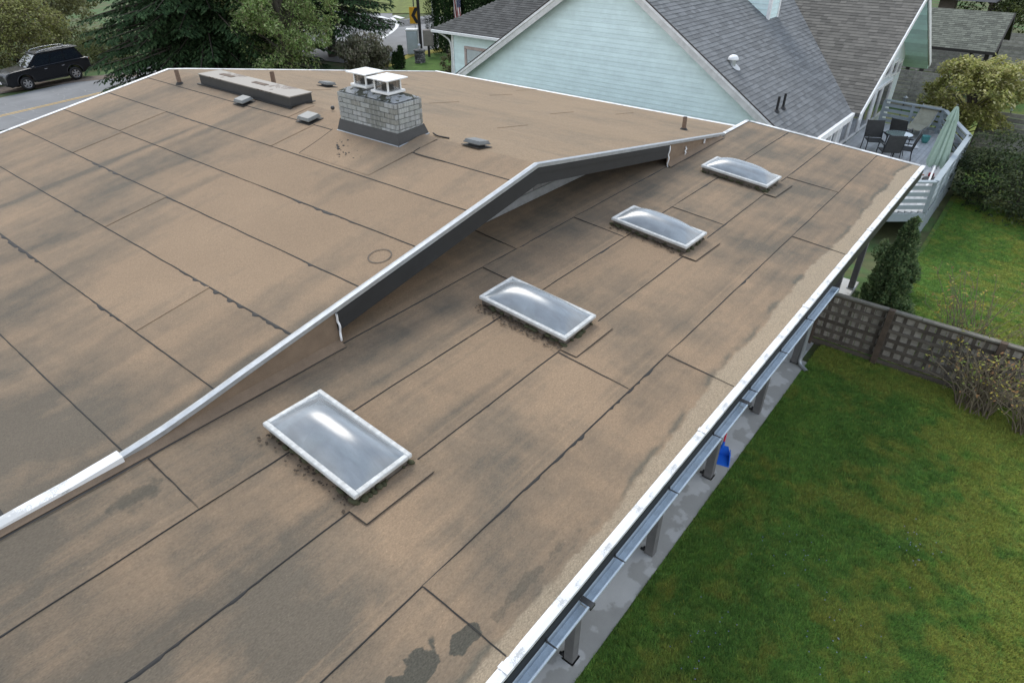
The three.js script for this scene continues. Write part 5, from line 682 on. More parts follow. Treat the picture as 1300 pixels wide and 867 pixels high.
// ------------------------------------------------------------------ pavilion with a picnic table
{
  const p = thing('garden_pavilion', 'small garden pavilion with shingle roof on dark posts', 'pavilion'), dk = rough([0.025, 0.022, 0.02], 0.3, 0.5), zE = -39.4, yE = -1.70, zRg = -42, yR = -0.29, x0 = -7.2, x1 = -2.8;
  const W = V(0, yR - yE, zRg - zE), L = W.length(); W.normalize(); obj('roof_deck', [slab4(V(x0, yE, zE), V(x1, yE, zE), V(x1, yR, zRg), V(x0, yR, zRg), 0.1), slab4(V(x1, yE, 2 * zRg - zE), V(x0, yE, 2 * zRg - zE), V(x0, yR, zRg), V(x1, yR, zRg), 0.1)], dk, p);
  shingles(p, V(x0, yE, zE), V(1, 0, 0), W, x1 - x0, L, 0.145, 0.22, [0.125, 0.132, 0.105], 0.3, 530);
  obj('fascia', box(x1 - x0 + 0.04, 0.12, 0.04, (x0 + x1) / 2, yE - 0.06, zE + 0.01), dk, p); obj('rake', [beam(V(x1 + 0.01, yE - 0.05, zE), V(x1 + 0.01, yR - 0.05, zRg), 0.05, 0.14), beam(V(x1 + 0.01, yR - 0.05, zRg), V(x1 + 0.01, yE - 0.05, 2 * zRg - zE), 0.05, 0.14)], dk, p);
  for (const [x, z] of [[x0 + 0.3, zE - 0.3], [x1 - 0.3, zE - 0.3], [x0 + 0.3, -44], [x1 - 0.3, -44], [-5.6, zE - 0.3]]) obj('post', box(0.18, 2.35, 0.18, x, -2.93, z), dk, p);
  obj('brace', [beam(V(x1 - 0.3, -2.5, zE - 0.3), V(x1 - 1.0, -1.85, zE - 0.3), 0.09, 0.09), beam(V(x1 - 0.3, -2.5, -44), V(x1 - 1.0, -1.85, -44), 0.09, 0.09)], dk, p);
  const t = thing('picnic_table', 'dark table with a pale bench edge under the pavilion', 'table', [-4.2, -4.1, -41.4]); obj('top', box(1.5, 0.05, 0.8, 0, 0.75, 0), dk, t); obj('bench', box(1.5, 0.05, 0.28, 0, 0.46, 0.65), M.galv, t); for (const s of [-0.6, 0.6]) obj('leg', box(0.08, 0.74, 0.6, s, 0.37, 0), dk, t);
}
{ // house beyond the pavilion
  const h = thing('tan_house', 'taupe house with a white framed window beyond the pavilion', 'house'); const w = rough([0.16, 0.135, 0.115], 0.12, 2), rf = rough([0.10, 0.10, 0.10], 0.25, 0.8);
  obj('wall', box(11, 5.2, 6, -14.6, -0.2, -56), w, h); const wn = group('window', h); obj('pane', box(1.0, 1.2, 0.04, -9.75, 0.0, -52.97), plain(0.06, 0.09, 0.11, 0.1), wn); obj('frame', [box(1.2, 0.1, 0.06, -9.75, -0.65, -52.95), box(0.1, 1.3, 0.06, -9.2, 0, -52.95), box(0.1, 1.3, 0.06, -10.3, 0, -52.95), box(1.2, 0.1, 0.06, -9.75, 0.65, -52.95)], M.white, wn);
  obj('chimney', box(0.9, 4.5, 0.9, -7.3, 0.3, -53.6), rough([0.13, 0.11, 0.095], 0.2, 0.5), h); obj('roof', prism([V(-9, -0.8, -52), V(-4.6, -0.8, -52), V(-4.6, -0.8, -58), V(-9, -0.8, -58)], [V(-9, 1.4, -54.9), V(-6.4, 1.4, -54.9), V(-6.4, 1.4, -55.1), V(-9, 1.4, -55.1)]), rf, h);
  const s = thing('garden_shed', 'low shed with a pale metal roof edge by the tall fence', 'shed'); obj('wall', box(3.8, 1.9, 2.8, 0.2, -3.2, -49.8), w, s); obj('roof', slab4(V(-2.0, -1.85, -47.9), V(2.6, -2.25, -47.9), V(2.6, -1.8, -51.4), V(-2.0, -1.4, -51.4), 0.07), rf, s); obj('roof_edge', beam(V(-2.0, -1.88, -47.87), V(2.6, -2.28, -47.87), 0.06, 0.17), M.whiteMetal, s);
}
for (const [px, py, y, lb] of [[1149, 128, -2.0, 'small black solar lamp by the garden fence'], [1285, 140, -2.4, 'small black solar lamp on the bright far lawn']]) { const q = onZ(px, py, px < 1200 ? -30.8 : -36), l = thing('garden_lamp', lb, 'lamp', [q.x, -4.1, q.z]); const H = Math.max(0.6, q.y + 4.1); obj('stake', cyl(0.02, 0.02, H, 0, H / 2, 0, 8), M.black, l); obj('head', [cyl(0.06, 0.075, 0.14, 0, H + 0.06, 0, 10), cyl(0.10, 0.03, 0.06, 0, H + 0.16, 0, 10)], M.galv, l); }

// ------------------------------------------------------------------ plants
const leafStuff = (c, extra = {}) => new THREE.MeshPhysicalMaterial({ color: rgb(...c), vertexColors: true, roughness: 0.95, specularIntensity: 0.35, side: THREE.DoubleSide, transmission: 0.35, thickness: 0, ...extra });
const barkMat = rough([0.11, 0.095, 0.08], 0.4, 0.5, { roughness: 1 }, 0.2), caneMat = rough([0.20, 0.165, 0.11], 0.4, 0.3, { roughness: 1 });
// leaves spread over clumps: centres {p, r}; colours picked by chance
function foliage(centres, perClump, size, cols, seed, droop = 0.2, flatness = 0.75) {
  const r = rngOf(seed), s = new Soup();
  for (const c of centres) for (let k = 0; k < perClump * (c.n ?? 1); k++) {
    let x, y, z, d; do { x = r() * 2 - 1; y = r() * 2 - 1; z = r() * 2 - 1; d = x * x + y * y + z * z; } while (d > 1); const f = Math.pow(d, -0.5) * Math.pow(d, 0.5 * 0.55); // pushed outwards
    const p = V(c.p.x + x * f * c.r, c.p.y + y * f * c.r * (c.f ?? flatness), c.p.z + z * f * c.r), l = size * (0.6 + 0.8 * r()), a = r() * 6.283, e = (r() - 0.5) * 1.6 - droop;
    const dir = V(Math.cos(a) * Math.cos(e), Math.sin(e), Math.sin(a) * Math.cos(e)), sd = V(-Math.sin(a), (r() - 0.5) * 0.9, Math.cos(a)).normalize().multiplyScalar(l * 0.28), m = p.clone().addScaledVector(dir, l * 0.5), t = p.clone().addScaledVector(dir, l); m.y -= 0; t.y -= l * 0.12;
    const q = cols[Math.floor(r() * cols.length)], b = 0.75 + 0.5 * r(), k3 = [q[0] * b, q[1] * b, q[2] * b]; s.quad(p, m.clone().add(sd), t, m.clone().sub(sd), k3);
  }
  return s.geo();
}
function crownTree(name, label, base, H, R, nC, per, size, cols, seed, o = {}) {
  const t = thing(name, label, o.cat || 'tree', [base.x, base.y, base.z], 0, o.group), r = rngOf(seed), cs = [], limbs = []; const tr = o.trunk ?? 0.3;
  const lowest = H * (o.low ?? 0.25); limbs.push(taper([V(0, -0.1, 0), V(0.05 * R, H * 0.35, 0.03 * R), V(-0.04 * R, H * 0.75, 0)], H * 0.028, H * 0.012));
  for (let k = 0; k < nC; k++) { const u = r(), y = lerp(lowest, H, u), prof = Math.pow(Math.sin(Math.PI * clamp(0.12 + 0.80 * u)), o.pow ?? 0.7), a = r() * 6.283, rad = R * (o.cone ? Math.pow(1 - u, 0.8) * 0.95 + 0.07 : prof) * Math.pow(r(), 0.45); const p = V(Math.cos(a) * rad, y + (r() - 0.5) * 0.3, Math.sin(a) * rad), cr = R * (o.clump ?? 0.24) * (0.6 + 0.7 * r()) * (o.cone ? 1.1 - 0.6 * u : 1); cs.push({ p, r: cr, n: 0.7 + 0.6 * r() }); if (k % 3 === 0) limbs.push(taper([V(0, Math.max(0.1, y * 0.55), 0), p.clone().multiply(V(0.5, 0.85, 0.5)), p], H * 0.009, H * 0.002, 5)); }
  obj('trunk', limbs, o.bark || barkMat, t); obj('crown', foliage(cs, per, size, cols, seed + 1, o.droop ?? 0.2, o.flat ?? 0.75), leafStuff([1, 1, 1]), t); return t;
}
// spruce: whorls of drooping boughs, each with side twigs of hanging needle sprays
function spruce(name, label, base, H, R, seed, dens = 1, yLow = 0.6, col = [[0.026, 0.054, 0.020], [0.036, 0.070, 0.026], [0.019, 0.041, 0.016], [0.050, 0.084, 0.034]]) {
  const t = thing(name, label, 'tree', [base.x, base.y, base.z]), r = rngOf(seed), s = new Soup(), limbs = [taper([V(0, -0.2, 0), V(0.05, H * 0.5, 0), V(0, H, 0.05)], H * 0.022, 0.04)];
  for (let y = yLow; y < H; y += 0.42) { const L0 = R * Math.pow(1 - y / H, 0.8) * (y < 2 ? 0.85 : 1), nb = Math.max(5, Math.round(10 * dens)); const off = r() * 6.28;
    for (let b = 0; b < nb; b++) { const a = off + b / nb * 6.283 + (r() - 0.5) * 0.5, L = L0 * (0.72 + 0.45 * r()), ca = Math.cos(a), sa = Math.sin(a), sag = 0.28 + 0.2 * r(); const pt = u => V(ca * L * u, y + L * (0.10 * u - sag * u * u + 0.14 * u * u * u), sa * L * u); limbs.push(taper([pt(0), pt(0.35), pt(0.7), pt(1)], 0.035 + 0.008 * L, 0.008, 4));
      const nT = Math.round((5 + L * 4.6) * dens); for (let k = 0; k < nT; k++) { const u = 0.16 + 0.84 * (k + r()) / nT, side = k % 2 ? 1 : -1, P = pt(u), tl = (0.28 + 0.75 * L * 0.28 * (1.15 - u)) * (0.6 + 0.6 * r()), ta = a + side * (0.75 + 0.35 * r()), nS = 6; for (let q = 0; q < nS; q++) { const w = (q + 0.6) / nS, c = P.clone().add(V(Math.cos(ta) * tl * w, -0.30 * tl * w * w - 0.03, Math.sin(ta) * tl * w)), l = 0.14 + 0.13 * r(), da = ta + (r() - 0.5) * 1.5, hang = -0.35 - 0.6 * r(), d = V(Math.cos(da), hang, Math.sin(da)).normalize().multiplyScalar(l), sd = V(-Math.sin(da), (r() - 0.5) * 0.6, Math.cos(da)).multiplyScalar(l * 0.24), m = c.clone().addScaledVector(d, 0.45), k3 = col[Math.floor(r() * col.length)], bb = 0.75 + 0.5 * r(), kk = k3.map(v => v * bb); s.quad(c, m.clone().add(sd), c.clone().add(d), m.clone().sub(sd), kk); } } } }
  obj('trunk', limbs, barkMat, t); obj('crown', s.geo(), leafStuff([1, 1, 1], { transmission: 0 }), t); return t;
}
const gAt = (x, z) => V(x, GY(x, z), z);
spruce('spruce_tree', 'large dark drooping spruce between the house and the street', gAt(-36.6, -19.4), 18, 6.5, 601, 1.9);
spruce('back_spruce', 'dark spruce bough reaching out behind the pale green tree', gAt(-36.6, -27.2), 15, 4.7, 602, 1.3, 1.9);
crownTree('leafy_tree', 'pale green small leaved tree rising behind the far roof edge', gAt(-31.2, -20.3), 8.6, 2.75, 190, 230, 0.125, [[0.30, 0.42, 0.13], [0.38, 0.50, 0.18], [0.20, 0.30, 0.09], [0.48, 0.55, 0.27], [0.26, 0.24, 0.12]], 611, { low: 0.15, clump: 0.2, pow: 0.5 });
crownTree('weeping_shrub', 'grey green weeping shrub at the street edge behind the chimney', gAt(-30.8, -24.9), 1.7, 1.55, 60, 110, 0.16, [[0.17, 0.18, 0.10], [0.22, 0.21, 0.14], [0.12, 0.12, 0.07], [0.26, 0.23, 0.17]], 612, { low: 0.1, droop: 0.9, cat: 'shrub', pow: 0.4 });
crownTree('yellow_shrub', 'tall yellow green shrub beside the parked black car', gAt(-56.0, -15.6), 4.6, 3.4, 150, 190, 0.17, [[0.28, 0.30, 0.09], [0.35, 0.36, 0.14], [0.19, 0.20, 0.065], [0.17, 0.15, 0.08]], 613, { low: 0.08, cat: 'shrub', pow: 0.5 });
crownTree('hedge_shrub', 'low green shrub on the verge behind the parked black car', gAt(-53.5, -11.6), 1.5, 2.2, 60, 130, 0.14, [[0.07, 0.12, 0.025], [0.10, 0.15, 0.03], [0.05, 0.08, 0.02]], 614, { low: 0.05, cat: 'shrub', pow: 0.3 });
crownTree('hedge_shrub', 'yellowish shrub between the parked car and the spruce', gAt(-53.0, -20.0), 1.9, 2.6, 60, 120, 0.15, [[0.12, 0.14, 0.035], [0.09, 0.10, 0.03], [0.07, 0.09, 0.025]], 615, { low: 0.05, cat: 'shrub', pow: 0.3 });
crownTree('verge_tree', 'loose olive tree behind the yellow green shrub', gAt(-62.5, -20.5), 5.5, 3.6, 90, 150, 0.2, [[0.17, 0.18, 0.06], [0.22, 0.22, 0.09], [0.12, 0.12, 0.05]], 616, { low: 0.05 });
crownTree('verge_tree', 'broad green tree past the yellow green shrub', gAt(-63, -10), 5.0, 3.8, 90, 150, 0.2, [[0.15, 0.19, 0.06], [0.2, 0.24, 0.09], [0.11, 0.13, 0.04]], 617, { low: 0.05 });
// columnar cedars behind the garage wing
function cedar(name, label, base, H, R, seed, col, group, per = 1) { const t = thing(name, label, 'tree', [base.x, base.y, base.z], 0, group), r = rngOf(seed), s = new Soup(), n = Math.round(5200 * per * R * H / 3); for (let k = 0; k < n; k++) { const u = Math.pow(r(), 0.85), y = u * H, a = r() * 6.283, fl = 1 + 0.22 * Math.sin(a * 5 + y * 1.3) + 0.16 * (vnoise(a * 3, y * 2.2 + seed) - 0.5), rad = R * fl * Math.pow(Math.sin(Math.PI * clamp(0.12 + 0.86 * (1 - u) * 0.62)), 0.8) * (0.72 + 0.32 * Math.sqrt(r())), l = 0.07 + 0.09 * r(), c = V(Math.cos(a) * rad, y, Math.sin(a) * rad), d = V(Math.cos(a) * 0.5 + (r() - 0.5) * 0.8, 0.9, Math.sin(a) * 0.5 + (r() - 0.5) * 0.8).normalize().multiplyScalar(l), sd = V(-Math.sin(a) + (r() - 0.5), 0, Math.cos(a) + (r() - 0.5)).normalize().multiplyScalar(l * 0.3), m = c.clone().addScaledVector(d, 0.5), q = col[Math.floor(r() * col.length)], b = 0.7 + 0.6 * r(); s.quad(c, m.clone().add(sd), c.clone().add(d), m.clone().sub(sd), q.map(v => v * b)); }
  obj('trunk', taper([V(0, -0.1, 0), V(0, H * 0.5, 0), V(0, H * 0.8, 0)], 0.1, 0.03), barkMat, t); obj('crown', s.geo(), leafStuff([1, 1, 1], { transmission: 0 }), t); return t; }
const cedarCol = [[0.018, 0.04, 0.014], [0.026, 0.055, 0.018], [0.014, 0.03, 0.01], [0.035, 0.065, 0.022]];
[0, 1, 2, 3, 4, 5].map(k => { const p = onG(567, 66); return [p.x + 1.05 * k, p.z - 1.25 * k]; }).forEach(([x, z], k) => cedar('columnar_cedar', 'dark clipped columnar cedar in the row behind the garage wing', gAt(x, z), 6.4 + 0.4 * (k % 3), 0.95, 620 + k, cedarCol, 'row of columnar cedars', 1.9));
[[-52, -52], [-50, -53.5], [-48, -55]].forEach(([x, z], k) => cedar('far_hedge_plant', 'clipped dark hedge plant beyond the crossing', gAt(x, z), 3.0, 1.3, 640 + k, cedarCol, 'hedge beyond the crossing', 0.5));
crownTree('far_shrub', 'small dark shrub on the lawn beyond the crossing', gAt(-46.5, -49), 1.3, 1.0, 24, 80, 0.16, [[0.05, 0.07, 0.025], [0.08, 0.09, 0.03]], 650, { cat: 'shrub' });
for (const [px, py, H, k] of [[503, 88, 0.85, 1], [510, 88, 1.15, 2]]) cedar('verge_conifer', k === 1 ? 'small upright conifer on the verge, the shorter of two' : 'small upright conifer on the verge, the taller of two', onG(px, py), H, 0.17, 660 + k, cedarCol, undefined, 3);
crownTree('verge_shrub', 'loose pinkish green shrub at the garage wall corner', gAt(-23.6, -24.6), 1.5, 0.8, 40, 70, 0.12, [[0.10, 0.13, 0.05], [0.16, 0.12, 0.07], [0.07, 0.09, 0.03]], 665, { low: 0.05, cat: 'shrub' });
// by the deck and lawns
crownTree('juniper_shrub', 'bushy grey green juniper behind the lattice fence', V(-1.2, -3.05, -13.4), 1.95, 0.54, 170, 150, 0.065, [[0.12, 0.19, 0.075], [0.16, 0.24, 0.095], [0.085, 0.14, 0.055], [0.22, 0.28, 0.12]], 670, { low: 0.03, cat: 'shrub', droop: -1.0, clump: 0.2, cone: true, flat: 1.7 });
crownTree('juniper_shrub', 'lower spreading juniper at the foot of the deck', V(-1.45, -3.3, -15.2), 1.0, 0.5, 60, 130, 0.06, [[0.07, 0.115, 0.045], [0.095, 0.15, 0.06], [0.13, 0.17, 0.075]], 671, { low: 0.04, cat: 'shrub', droop: -0.9, clump: 0.2, pow: 0.5, flat: 1.3 });
crownTree('small_tree', 'yellow green leafy small tree behind the deck railing', V(-2.3, -4.1, -31.0), 3.15, 1.75, 95, 190, 0.135, [[0.36, 0.36, 0.10], [0.44, 0.42, 0.15], [0.24, 0.27, 0.07], [0.52, 0.48, 0.25], [0.33, 0.33, 0.10]], 680, { low: 0.28, clump: 0.19, pow: 0.45, droop: -0.1 });
crownTree('laurel_bush', 'broad dark laurel bush beside the deck', V(0.25, -4.1, -25.2), 1.95, 2.0, 90, 150, 0.10, [[0.035, 0.055, 0.018], [0.05, 0.075, 0.022], [0.025, 0.04, 0.014], [0.075, 0.095, 0.035]], 681, { low: 0.06, cat: 'shrub', pow: 0.35 });
crownTree('laurel_bush', 'dark laurel bush against the side fence', V(2.3, -4.1, -27.0), 2.3, 1.9, 80, 140, 0.10, [[0.035, 0.055, 0.018], [0.05, 0.075, 0.022], [0.06, 0.08, 0.03]], 682, { low: 0.06, cat: 'shrub', pow: 0.35 });
crownTree('backdrop_tree', 'loose green tree beyond the garden shed', V(-1.6, -4.1, -57), 7.5, 3.6, 90, 130, 0.2, [[0.09, 0.12, 0.03], [0.13, 0.16, 0.04], [0.06, 0.08, 0.02]], 683, { low: 0.1 });
crownTree('backdrop_tree', 'darker green tree behind the taupe house', V(-6.0, -4.1, -64), 8.5, 4.2, 90, 130, 0.24, [[0.06, 0.09, 0.025], [0.09, 0.12, 0.03], [0.04, 0.06, 0.02]], 684, { low: 0.1 });
crownTree('backdrop_tree', 'yellow green tree at the end of the tall fence', V(2.4, -4.1, -53), 7.5, 3.0, 80, 130, 0.18, [[0.13, 0.15, 0.035], [0.17, 0.18, 0.05], [0.08, 0.10, 0.025]], 685, { low: 0.1 });
// bare rose canes along the lattice fence
function roses(label, base, H, R, n, seed, leafy = 4) { const t = thing('rose_bush', label, 'shrub', [base.x, base.y, base.z]), r = rngOf(seed), canes = [], cs = []; for (let k = 0; k < n; k++) { const a = r() * 6.283, l = H * (0.55 + 0.55 * r()), sp = R * (0.3 + 0.8 * r()), bx = (r() - 0.5) * 0.5, bz = (r() - 0.5) * 0.3; const p0 = V(bx, 0, bz), p1 = V(bx + Math.cos(a) * sp * 0.35, l * 0.55, bz + Math.sin(a) * sp * 0.25), p2 = V(bx + Math.cos(a) * sp, l * (0.8 + 0.25 * r()), bz + Math.sin(a) * sp * 0.6); canes.push(taper([p0, p1, p2], 0.010, 0.003, 5)); for (let q = 0; q < 3; q++) { const u = 0.4 + 0.55 * r(), m = p0.clone().lerp(p2, u), e = m.clone().add(V((r() - 0.5) * 0.35, 0.12 + 0.15 * r(), (r() - 0.5) * 0.25)); canes.push(taper([m, m.clone().lerp(e, 0.5).add(V(0, 0.03, 0)), e], 0.005, 0.002, 4)); if (r() < 0.75) cs.push({ p: e, r: 0.05 }); } cs.push({ p: p2, r: 0.05 }); }
  obj('canes', canes, caneMat, t); obj('leaves', foliage(cs, leafy, 0.05, [[0.40, 0.34, 0.06], [0.17, 0.22, 0.05], [0.28, 0.16, 0.07], [0.30, 0.30, 0.08]], seed + 3), leafStuff([1, 1, 1]), t); }
roses('leafless rose canes with a few yellow leaves behind the lattice fence', V(0.35, -3, -12.0), 1.9, 0.75, 42, 701); roses('tall straggling rose canes behind the lattice fence beside others', V(1.5, -3, -12.1), 2.0, 0.8, 42, 702);
roses('tangled brown rose canes leaning on the front of the lattice fence', V(0.75, -3, -11.1), 1.05, 0.75, 70, 703, 1.4); roses('tangled rose canes with green leaves at the fence foot', V(1.6, -3, -11.0), 1.05, 0.85, 70, 704, 2);

// ------------------------------------------------------------------ parked car
{
  const c = thing('parked_car', 'black four door off-road car parked on the dirt shoulder', 'car');
  const paint = new THREE.MeshPhysicalMaterial({ color: rgb(0.004, 0.005, 0.008), roughness: 0.4, specularIntensity: 0.5, clearcoat: 0.4, clearcoatRoughness: 0.05 }), trim = plain(0.012, 0.012, 0.013, 0.7), glass = new THREE.MeshPhysicalMaterial({ color: rgb(0.012, 0.016, 0.022), roughness: 0.05, clearcoat: 1 }), chrome = plain(0.5, 0.5, 0.5, 0.25, 0.8), lampM = plain(0.62, 0.63, 0.62, 0.2), redM = plain(0.35, 0.02, 0.02, 0.3);
  // side outline in (z forward, y up); wheels at z = 1.4 and -1.4
  const sh = new THREE.Shape(); sh.moveTo(-2.38, 0.62); sh.lineTo(-2.40, 1.05); sh.lineTo(-2.30, 1.14); sh.lineTo(1.02, 1.12); sh.lineTo(2.02, 1.06); sh.quadraticCurveTo(2.28, 1.02, 2.34, 0.86); sh.lineTo(2.40, 0.52); sh.lineTo(2.22, 0.36); sh.lineTo(1.86, 0.40);
  sh.absarc(1.40, 0.44, 0.47, -0.05, Math.PI + 0.05, false); sh.lineTo(-0.90, 0.36); sh.absarc(-1.40, 0.44, 0.47, -0.05, Math.PI + 0.05, false); sh.lineTo(-2.2, 0.42); sh.closePath();
  const bd = new THREE.ExtrudeGeometry(sh, { depth: 1.72, bevelEnabled: true, bevelThickness: 0.08, bevelSize: 0.05, bevelSegments: 3, curveSegments: 14 }); bd.rotateY(-Math.PI / 2); bd.translate(0.86, 0, 0);
  obj('body', toCreasedNormals(bd, 0.6), paint, c);
  // cabin: tapered box with slanted screens
  const bot = [V(0.86, 1.12, -2.26), V(0.86, 1.12, 1.10), V(-0.86, 1.12, 1.10), V(-0.86, 1.12, -2.26)], top = [V(0.66, 1.78, -1.98), V(0.66, 1.78, 0.28), V(-0.66, 1.78, 0.28), V(-0.66, 1.78, -1.98)];
  obj('cabin', prism(bot.map(p => p), top), paint, c); obj('roof', rbox(1.36, 0.07, 2.34, 0.03, 0, 1.80, -0.84), paint, c);
  const side = (s, u0, u1, v0, v1, name) => { const P = (u, v) => { const b = V(s * 0.86, 1.12, lerp(-2.26, 1.10, u)), t = V(s * 0.66, 1.78, lerp(-1.98, 0.28, u)); return b.lerp(t, v).add(V(s * 0.006, 0.002, 0)); }; const q = new Soup(); const a = P(u0, v0), b = P(u1, v0), cc = P(u1, v1), d = P(u0, v1); q.quad(a, b, cc, d); obj(name, q.geo(), glass, c); };
  for (const s of [-1, 1]) { side(s, 0.64, 0.95, 0.10, 0.90, 'side_window'); side(s, 0.36, 0.62, 0.10, 0.90, 'side_window'); side(s, 0.05, 0.335, 0.14, 0.90, 'side_window');
    for (const [z0, z1] of [[-0.02, 1.02], [-1.0, -0.05]]) { const d = group('door', c); obj('panel', rbox(0.02, 0.62, z1 - z0, 0.01, s * 0.942, 0.78, (z0 + z1) / 2), paint, d); obj('handle', rbox(0.03, 0.035, 0.17, 0.012, s * 0.96, 0.98, z0 + 0.14), chrome, d); }
    obj('mirror', rbox(0.20, 0.15, 0.12, 0.04, s * 1.03, 1.16, 0.80), paint, c); obj('running_board', rbox(0.12, 0.05, 1.7, 0.02, s * 0.95, 0.37, 0), trim, c); obj('roof_rail', tube([V(s * 0.60, 1.83, 0.15), V(s * 0.60, 1.90, 0.0), V(s * 0.60, 1.90, -1.7), V(s * 0.60, 1.83, -1.85)], 0.022, 6, 20), chrome, c);
    obj('headlight', rbox(0.40, 0.19, 0.16, 0.05, s * 0.66, 0.88, 2.27), lampM, c); obj('tail_light', rbox(0.12, 0.30, 0.14, 0.03, s * 0.84, 1.0, -2.38), lampM, c); obj('tail_lens', rbox(0.10, 0.10, 0.05, 0.02, s * 0.85, 1.08, -2.44), redM, c);
    for (const z of [1.40, -1.40]) { const w = group('wheel', c), x = s * 0.83; obj('tyre', new THREE.TorusGeometry(0.285, 0.105, 12, 30).rotateY(Math.PI / 2).scale(1.15, 1, 1).translate(x, 0.39, z), M.black, w); const rim = [cyl(0.235, 0.235, 0.14, x, 0.39, z, 26, 0, Math.PI / 2)]; obj('rim_well', rim, trim, w); const sp = []; for (let k = 0; k < 6; k++) { const b = box(0.03, 0.20, 0.075, 0, 0.125, 0); b.rotateX(k * Math.PI / 3); b.translate(x + s * 0.085, 0.39, z); sp.push(b); } sp.push(new THREE.TorusGeometry(0.225, 0.022, 8, 28).rotateY(Math.PI / 2).translate(x + s * 0.08, 0.39, z).toNonIndexed(), cyl(0.06, 0.06, 0.05, x + s * 0.085, 0.39, z, 14, 0, Math.PI / 2)); obj('rim', sp, chrome, w); obj('wheel_arch', new THREE.TorusGeometry(0.47, 0.035, 8, 24, Math.PI).rotateY(Math.PI / 2).translate(s * 0.93, 0.44, z), paint, w); } }
  { const q = new Soup(); q.quad(V(-0.80, 1.17, 1.05), V(0.80, 1.17, 1.05), V(0.63, 1.74, 0.34), V(-0.63, 1.74, 0.34)); const o = obj('windscreen', q.geo().translate(0, 0.012, 0.01), glass, c); const r = new Soup(); r.quad(V(0.78, 1.18, -2.25), V(-0.78, 1.18, -2.25), V(-0.62, 1.72, -2.01), V(0.62, 1.72, -2.01)); obj('rear_window', r.geo().translate(0, 0, -0.012), glass, c); }
  obj('bonnet', rbox(1.5, 0.05, 1.15, 0.03, 0, 1.115, 1.45), paint, c); obj('grille', [rbox(0.9, 0.24, 0.06, 0.02, 0, 0.84, 2.37), box(0.8, 0.03, 0.03, 0, 0.84, 2.41)], trim, c); obj('bumper', [rbox(1.75, 0.22, 0.2, 0.06, 0, 0.52, 2.38), rbox(1.75, 0.22, 0.18, 0.06, 0, 0.56, -2.40)], trim, c); obj('licence_plate', box(0.32, 0.16, 0.012, 0, 0.55, 2.49), M.white, c); obj('roof_rack', [box(1.2, 0.03, 0.05, 0, 1.90, -0.3), box(1.2, 0.03, 0.05, 0, 1.90, -1.4)], trim, c); obj('rear_spoiler', rbox(1.3, 0.04, 0.26, 0.018, 0, 1.80, -2.06), paint, c);
  const x = -48.85, z = -14.7; c.position.set(x, GY(x, z) + 0.035, z); c.rotation.set(0.05, 0.03, 0.02);
}
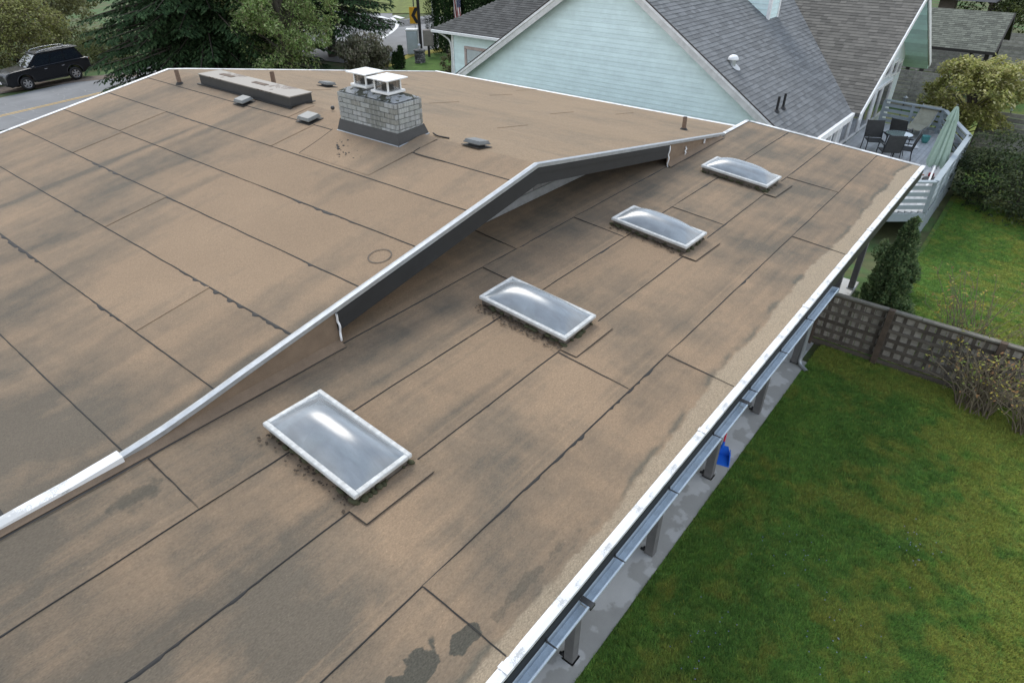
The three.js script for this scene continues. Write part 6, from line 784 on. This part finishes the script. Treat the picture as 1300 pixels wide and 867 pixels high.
// ------------------------------------------------------------------ street furniture at the crossing
const gy = (p) => -3.45 + 0.05 * p.x - 0.05 * p.z;
{
  const p = onG(525, 68.5), c = thing('utility_cabinet', 'tall pale grey utility cabinet at the street corner', 'utility cabinet', [p.x, gy(p), p.z], 0.65); const m = rough([0.42, 0.47, 0.49], 0.08, 0.8, { roughness: 0.6 });
  obj('body', rbox(0.66, 1.35, 0.5, 0.02, 0, 0.68, 0), m, c); obj('lid', rbox(0.72, 0.08, 0.56, 0.02, 0, 1.38, 0), M.whiteMetal, c); obj('door', rbox(0.56, 1.15, 0.02, 0.008, 0, 0.66, 0.256), m, c);
  const q = onG(545, 72.5), b = thing('mailbox_cluster', 'brown metal box on a dark post beside the pale cabinet', 'mailbox', [q.x, gy(q), q.z], 0.7); obj('cabinet', rbox(0.55, 0.85, 0.45, 0.02, 0, 1.07, 0), rough([0.20, 0.175, 0.15], 0.1, 0.6, { roughness: 0.6 }), b); obj('post', rbox(0.13, 0.7, 0.13, 0.01, 0, 0.33, 0), M.black, b); for (let k = 0; k < 3; k++) obj('door', rbox(0.48, 0.24, 0.015, 0.006, 0, 0.80 + k * 0.27, 0.23), rough([0.21, 0.185, 0.16], 0.1, 0.6, { roughness: 0.5 }), b);
  const s = onG(533.5, 80), t = thing('stone_pillar', 'short round stone pillar with a lantern on top', 'pillar', [s.x, gy(s), s.z]); const r = rngOf(90), sm = [[0.10, 0.10, 0.10], [0.16, 0.155, 0.15], [0.07, 0.07, 0.072], [0.22, 0.21, 0.2]].map(k => rough(k, 0.3, 0.2)); obj('core', cyl(0.255, 0.255, 0.66, 0, 0.33, 0, 18), sm[2], t);
  for (let row = 0; row < 6; row++) for (let k = 0; k < 11; k++) { const a = (k + (row % 2) * 0.5) / 11 * 6.283 + (r() - 0.5) * 0.15, g = new THREE.DodecahedronGeometry(0.07, 0); const m = obj('stone', g, sm[Math.floor(r() * 4)], t); m.position.set(Math.cos(a) * 0.25, 0.06 + row * 0.11, Math.sin(a) * 0.25); m.scale.set(1.05, 0.72 + 0.2 * r(), 1.05); m.rotation.y = a; }
  obj('cap', cyl(0.34, 0.34, 0.06, 0, 0.69, 0, 20), sm[0], t); const ln = group('lantern', t); obj('glass', cyl(0.06, 0.08, 0.2, 0, 0.85, 0, 8), plain(0.5, 0.5, 0.48, 0.3), ln); obj('roof', cyl(0.11, 0.02, 0.1, 0, 1.0, 0, 8), M.galv, ln);
  // wooden pole and chevron sign
  const u = onG(534.5, 62), pole = thing('utility_pole', 'slim dark pole standing behind the utility cabinet', 'pole', [u.x, gy(u), u.z]); obj('shaft', cyl(0.10, 0.085, 8, 0, 4, 0, 12), rough([0.035, 0.033, 0.032], 0.3, 0.6), pole);
  const g0 = onG(529, 60), sg = thing('chevron_sign', 'yellow road sign with a black chevron beside the pole', 'road sign', [g0.x, gy(g0), g0.z], 0.75); obj('panel', rbox(0.62, 0.95, 0.02, 0.01, 0, 1.85, 0), plain(0.80, 0.42, 0.01, 0.5), sg); obj('post', box(0.05, 2.3, 0.05, 0, 1.15, -0.04), M.galv, sg);
  { const f = new Soup(), z = 0.0125; const A = (x, y) => V(x, 1.85 + y, z); f.quad(A(0.05, 0.44), A(-0.20, 0.0), A(0.02, 0.0), A(0.27, 0.44)).quad(A(-0.20, 0.0), A(0.05, -0.44), A(0.27, -0.44), A(0.02, 0.0)); const m = M.black.clone(); m.side = THREE.DoubleSide; obj('chevron', f.geo(), m, sg); }
  for (const [px, py, lb] of [[525.5, 17.5, 'thin dark sign post on the far lawn'], [549, 17.5, 'thin grey sign post on the far lawn']]) { const w = onG(px, py), o = thing('sign_post', lb, 'post', [w.x, gy(w), w.z]); obj('shaft', cyl(0.05, 0.05, 3.4, 0, 1.7, 0, 8), px < 530 ? M.darkMetal : M.galv, o); obj('plate', rbox(0.45, 0.6, 0.02, 0.008, 0, 3.1, 0.06), M.galv, o); }
}
{ // flag on a pole in front of the cedars
  const z = -30.5, p = onZ(580, 14, z), f = thing('flag', 'limp striped red and white flag hanging on a pole by the cedars', 'flag', [p.x, 0, z]);
  const cnv = document.createElement('canvas'); cnv.width = 130; cnv.height = 190; const g = cnv.getContext('2d'); for (let k = 0; k < 13; k++) { g.fillStyle = k % 2 ? '#d9d5d0' : '#8f2b33'; g.fillRect(k * 10, 0, 10, 190); } g.fillStyle = '#262b4a'; g.fillRect(60, 0, 70, 76); g.fillStyle = '#d0d0d4'; for (let a = 0; a < 9; a++) for (let b = 0; b < 6; b++) g.fillRect(66 + b * 11 + (a % 2) * 4, 4 + a * 8, 3, 3);
  const tx = new THREE.CanvasTexture(cnv); tx.colorSpace = THREE.SRGBColorSpace; const nx = 16, ny = 20, pos = [], uv = [], idx = []; for (let j = 0; j <= ny; j++) for (let i = 0; i <= nx; i++) { const u = i / nx, v = j / ny; pos.push((u - 0.5) * 0.42 + 0.1 * v, 0.9 - v * 1.75, 0.09 * Math.sin(u * 11 + v * 2)); uv.push(u, 1 - v); } for (let j = 0; j < ny; j++) for (let i = 0; i < nx; i++) { const a = j * (nx + 1) + i; idx.push(a, a + nx + 1, a + 1, a + 1, a + nx + 1, a + nx + 2); }
  const q = new THREE.BufferGeometry(); q.setAttribute('position', new THREE.Float32BufferAttribute(pos, 3)); q.setAttribute('uv', new THREE.Float32BufferAttribute(uv, 2)); q.setIndex(idx); q.computeVertexNormals(); q.translate(0, p.y, 0); obj('cloth', q, std({ map: tx, side: THREE.DoubleSide, roughness: 0.85 }), f); obj('pole', cyl(0.03, 0.025, p.y + 6, -0.28, (p.y - 3) / 2 + 0.0, -0.05, 10), M.galv, f);
}
renderer.render(scene, camera);
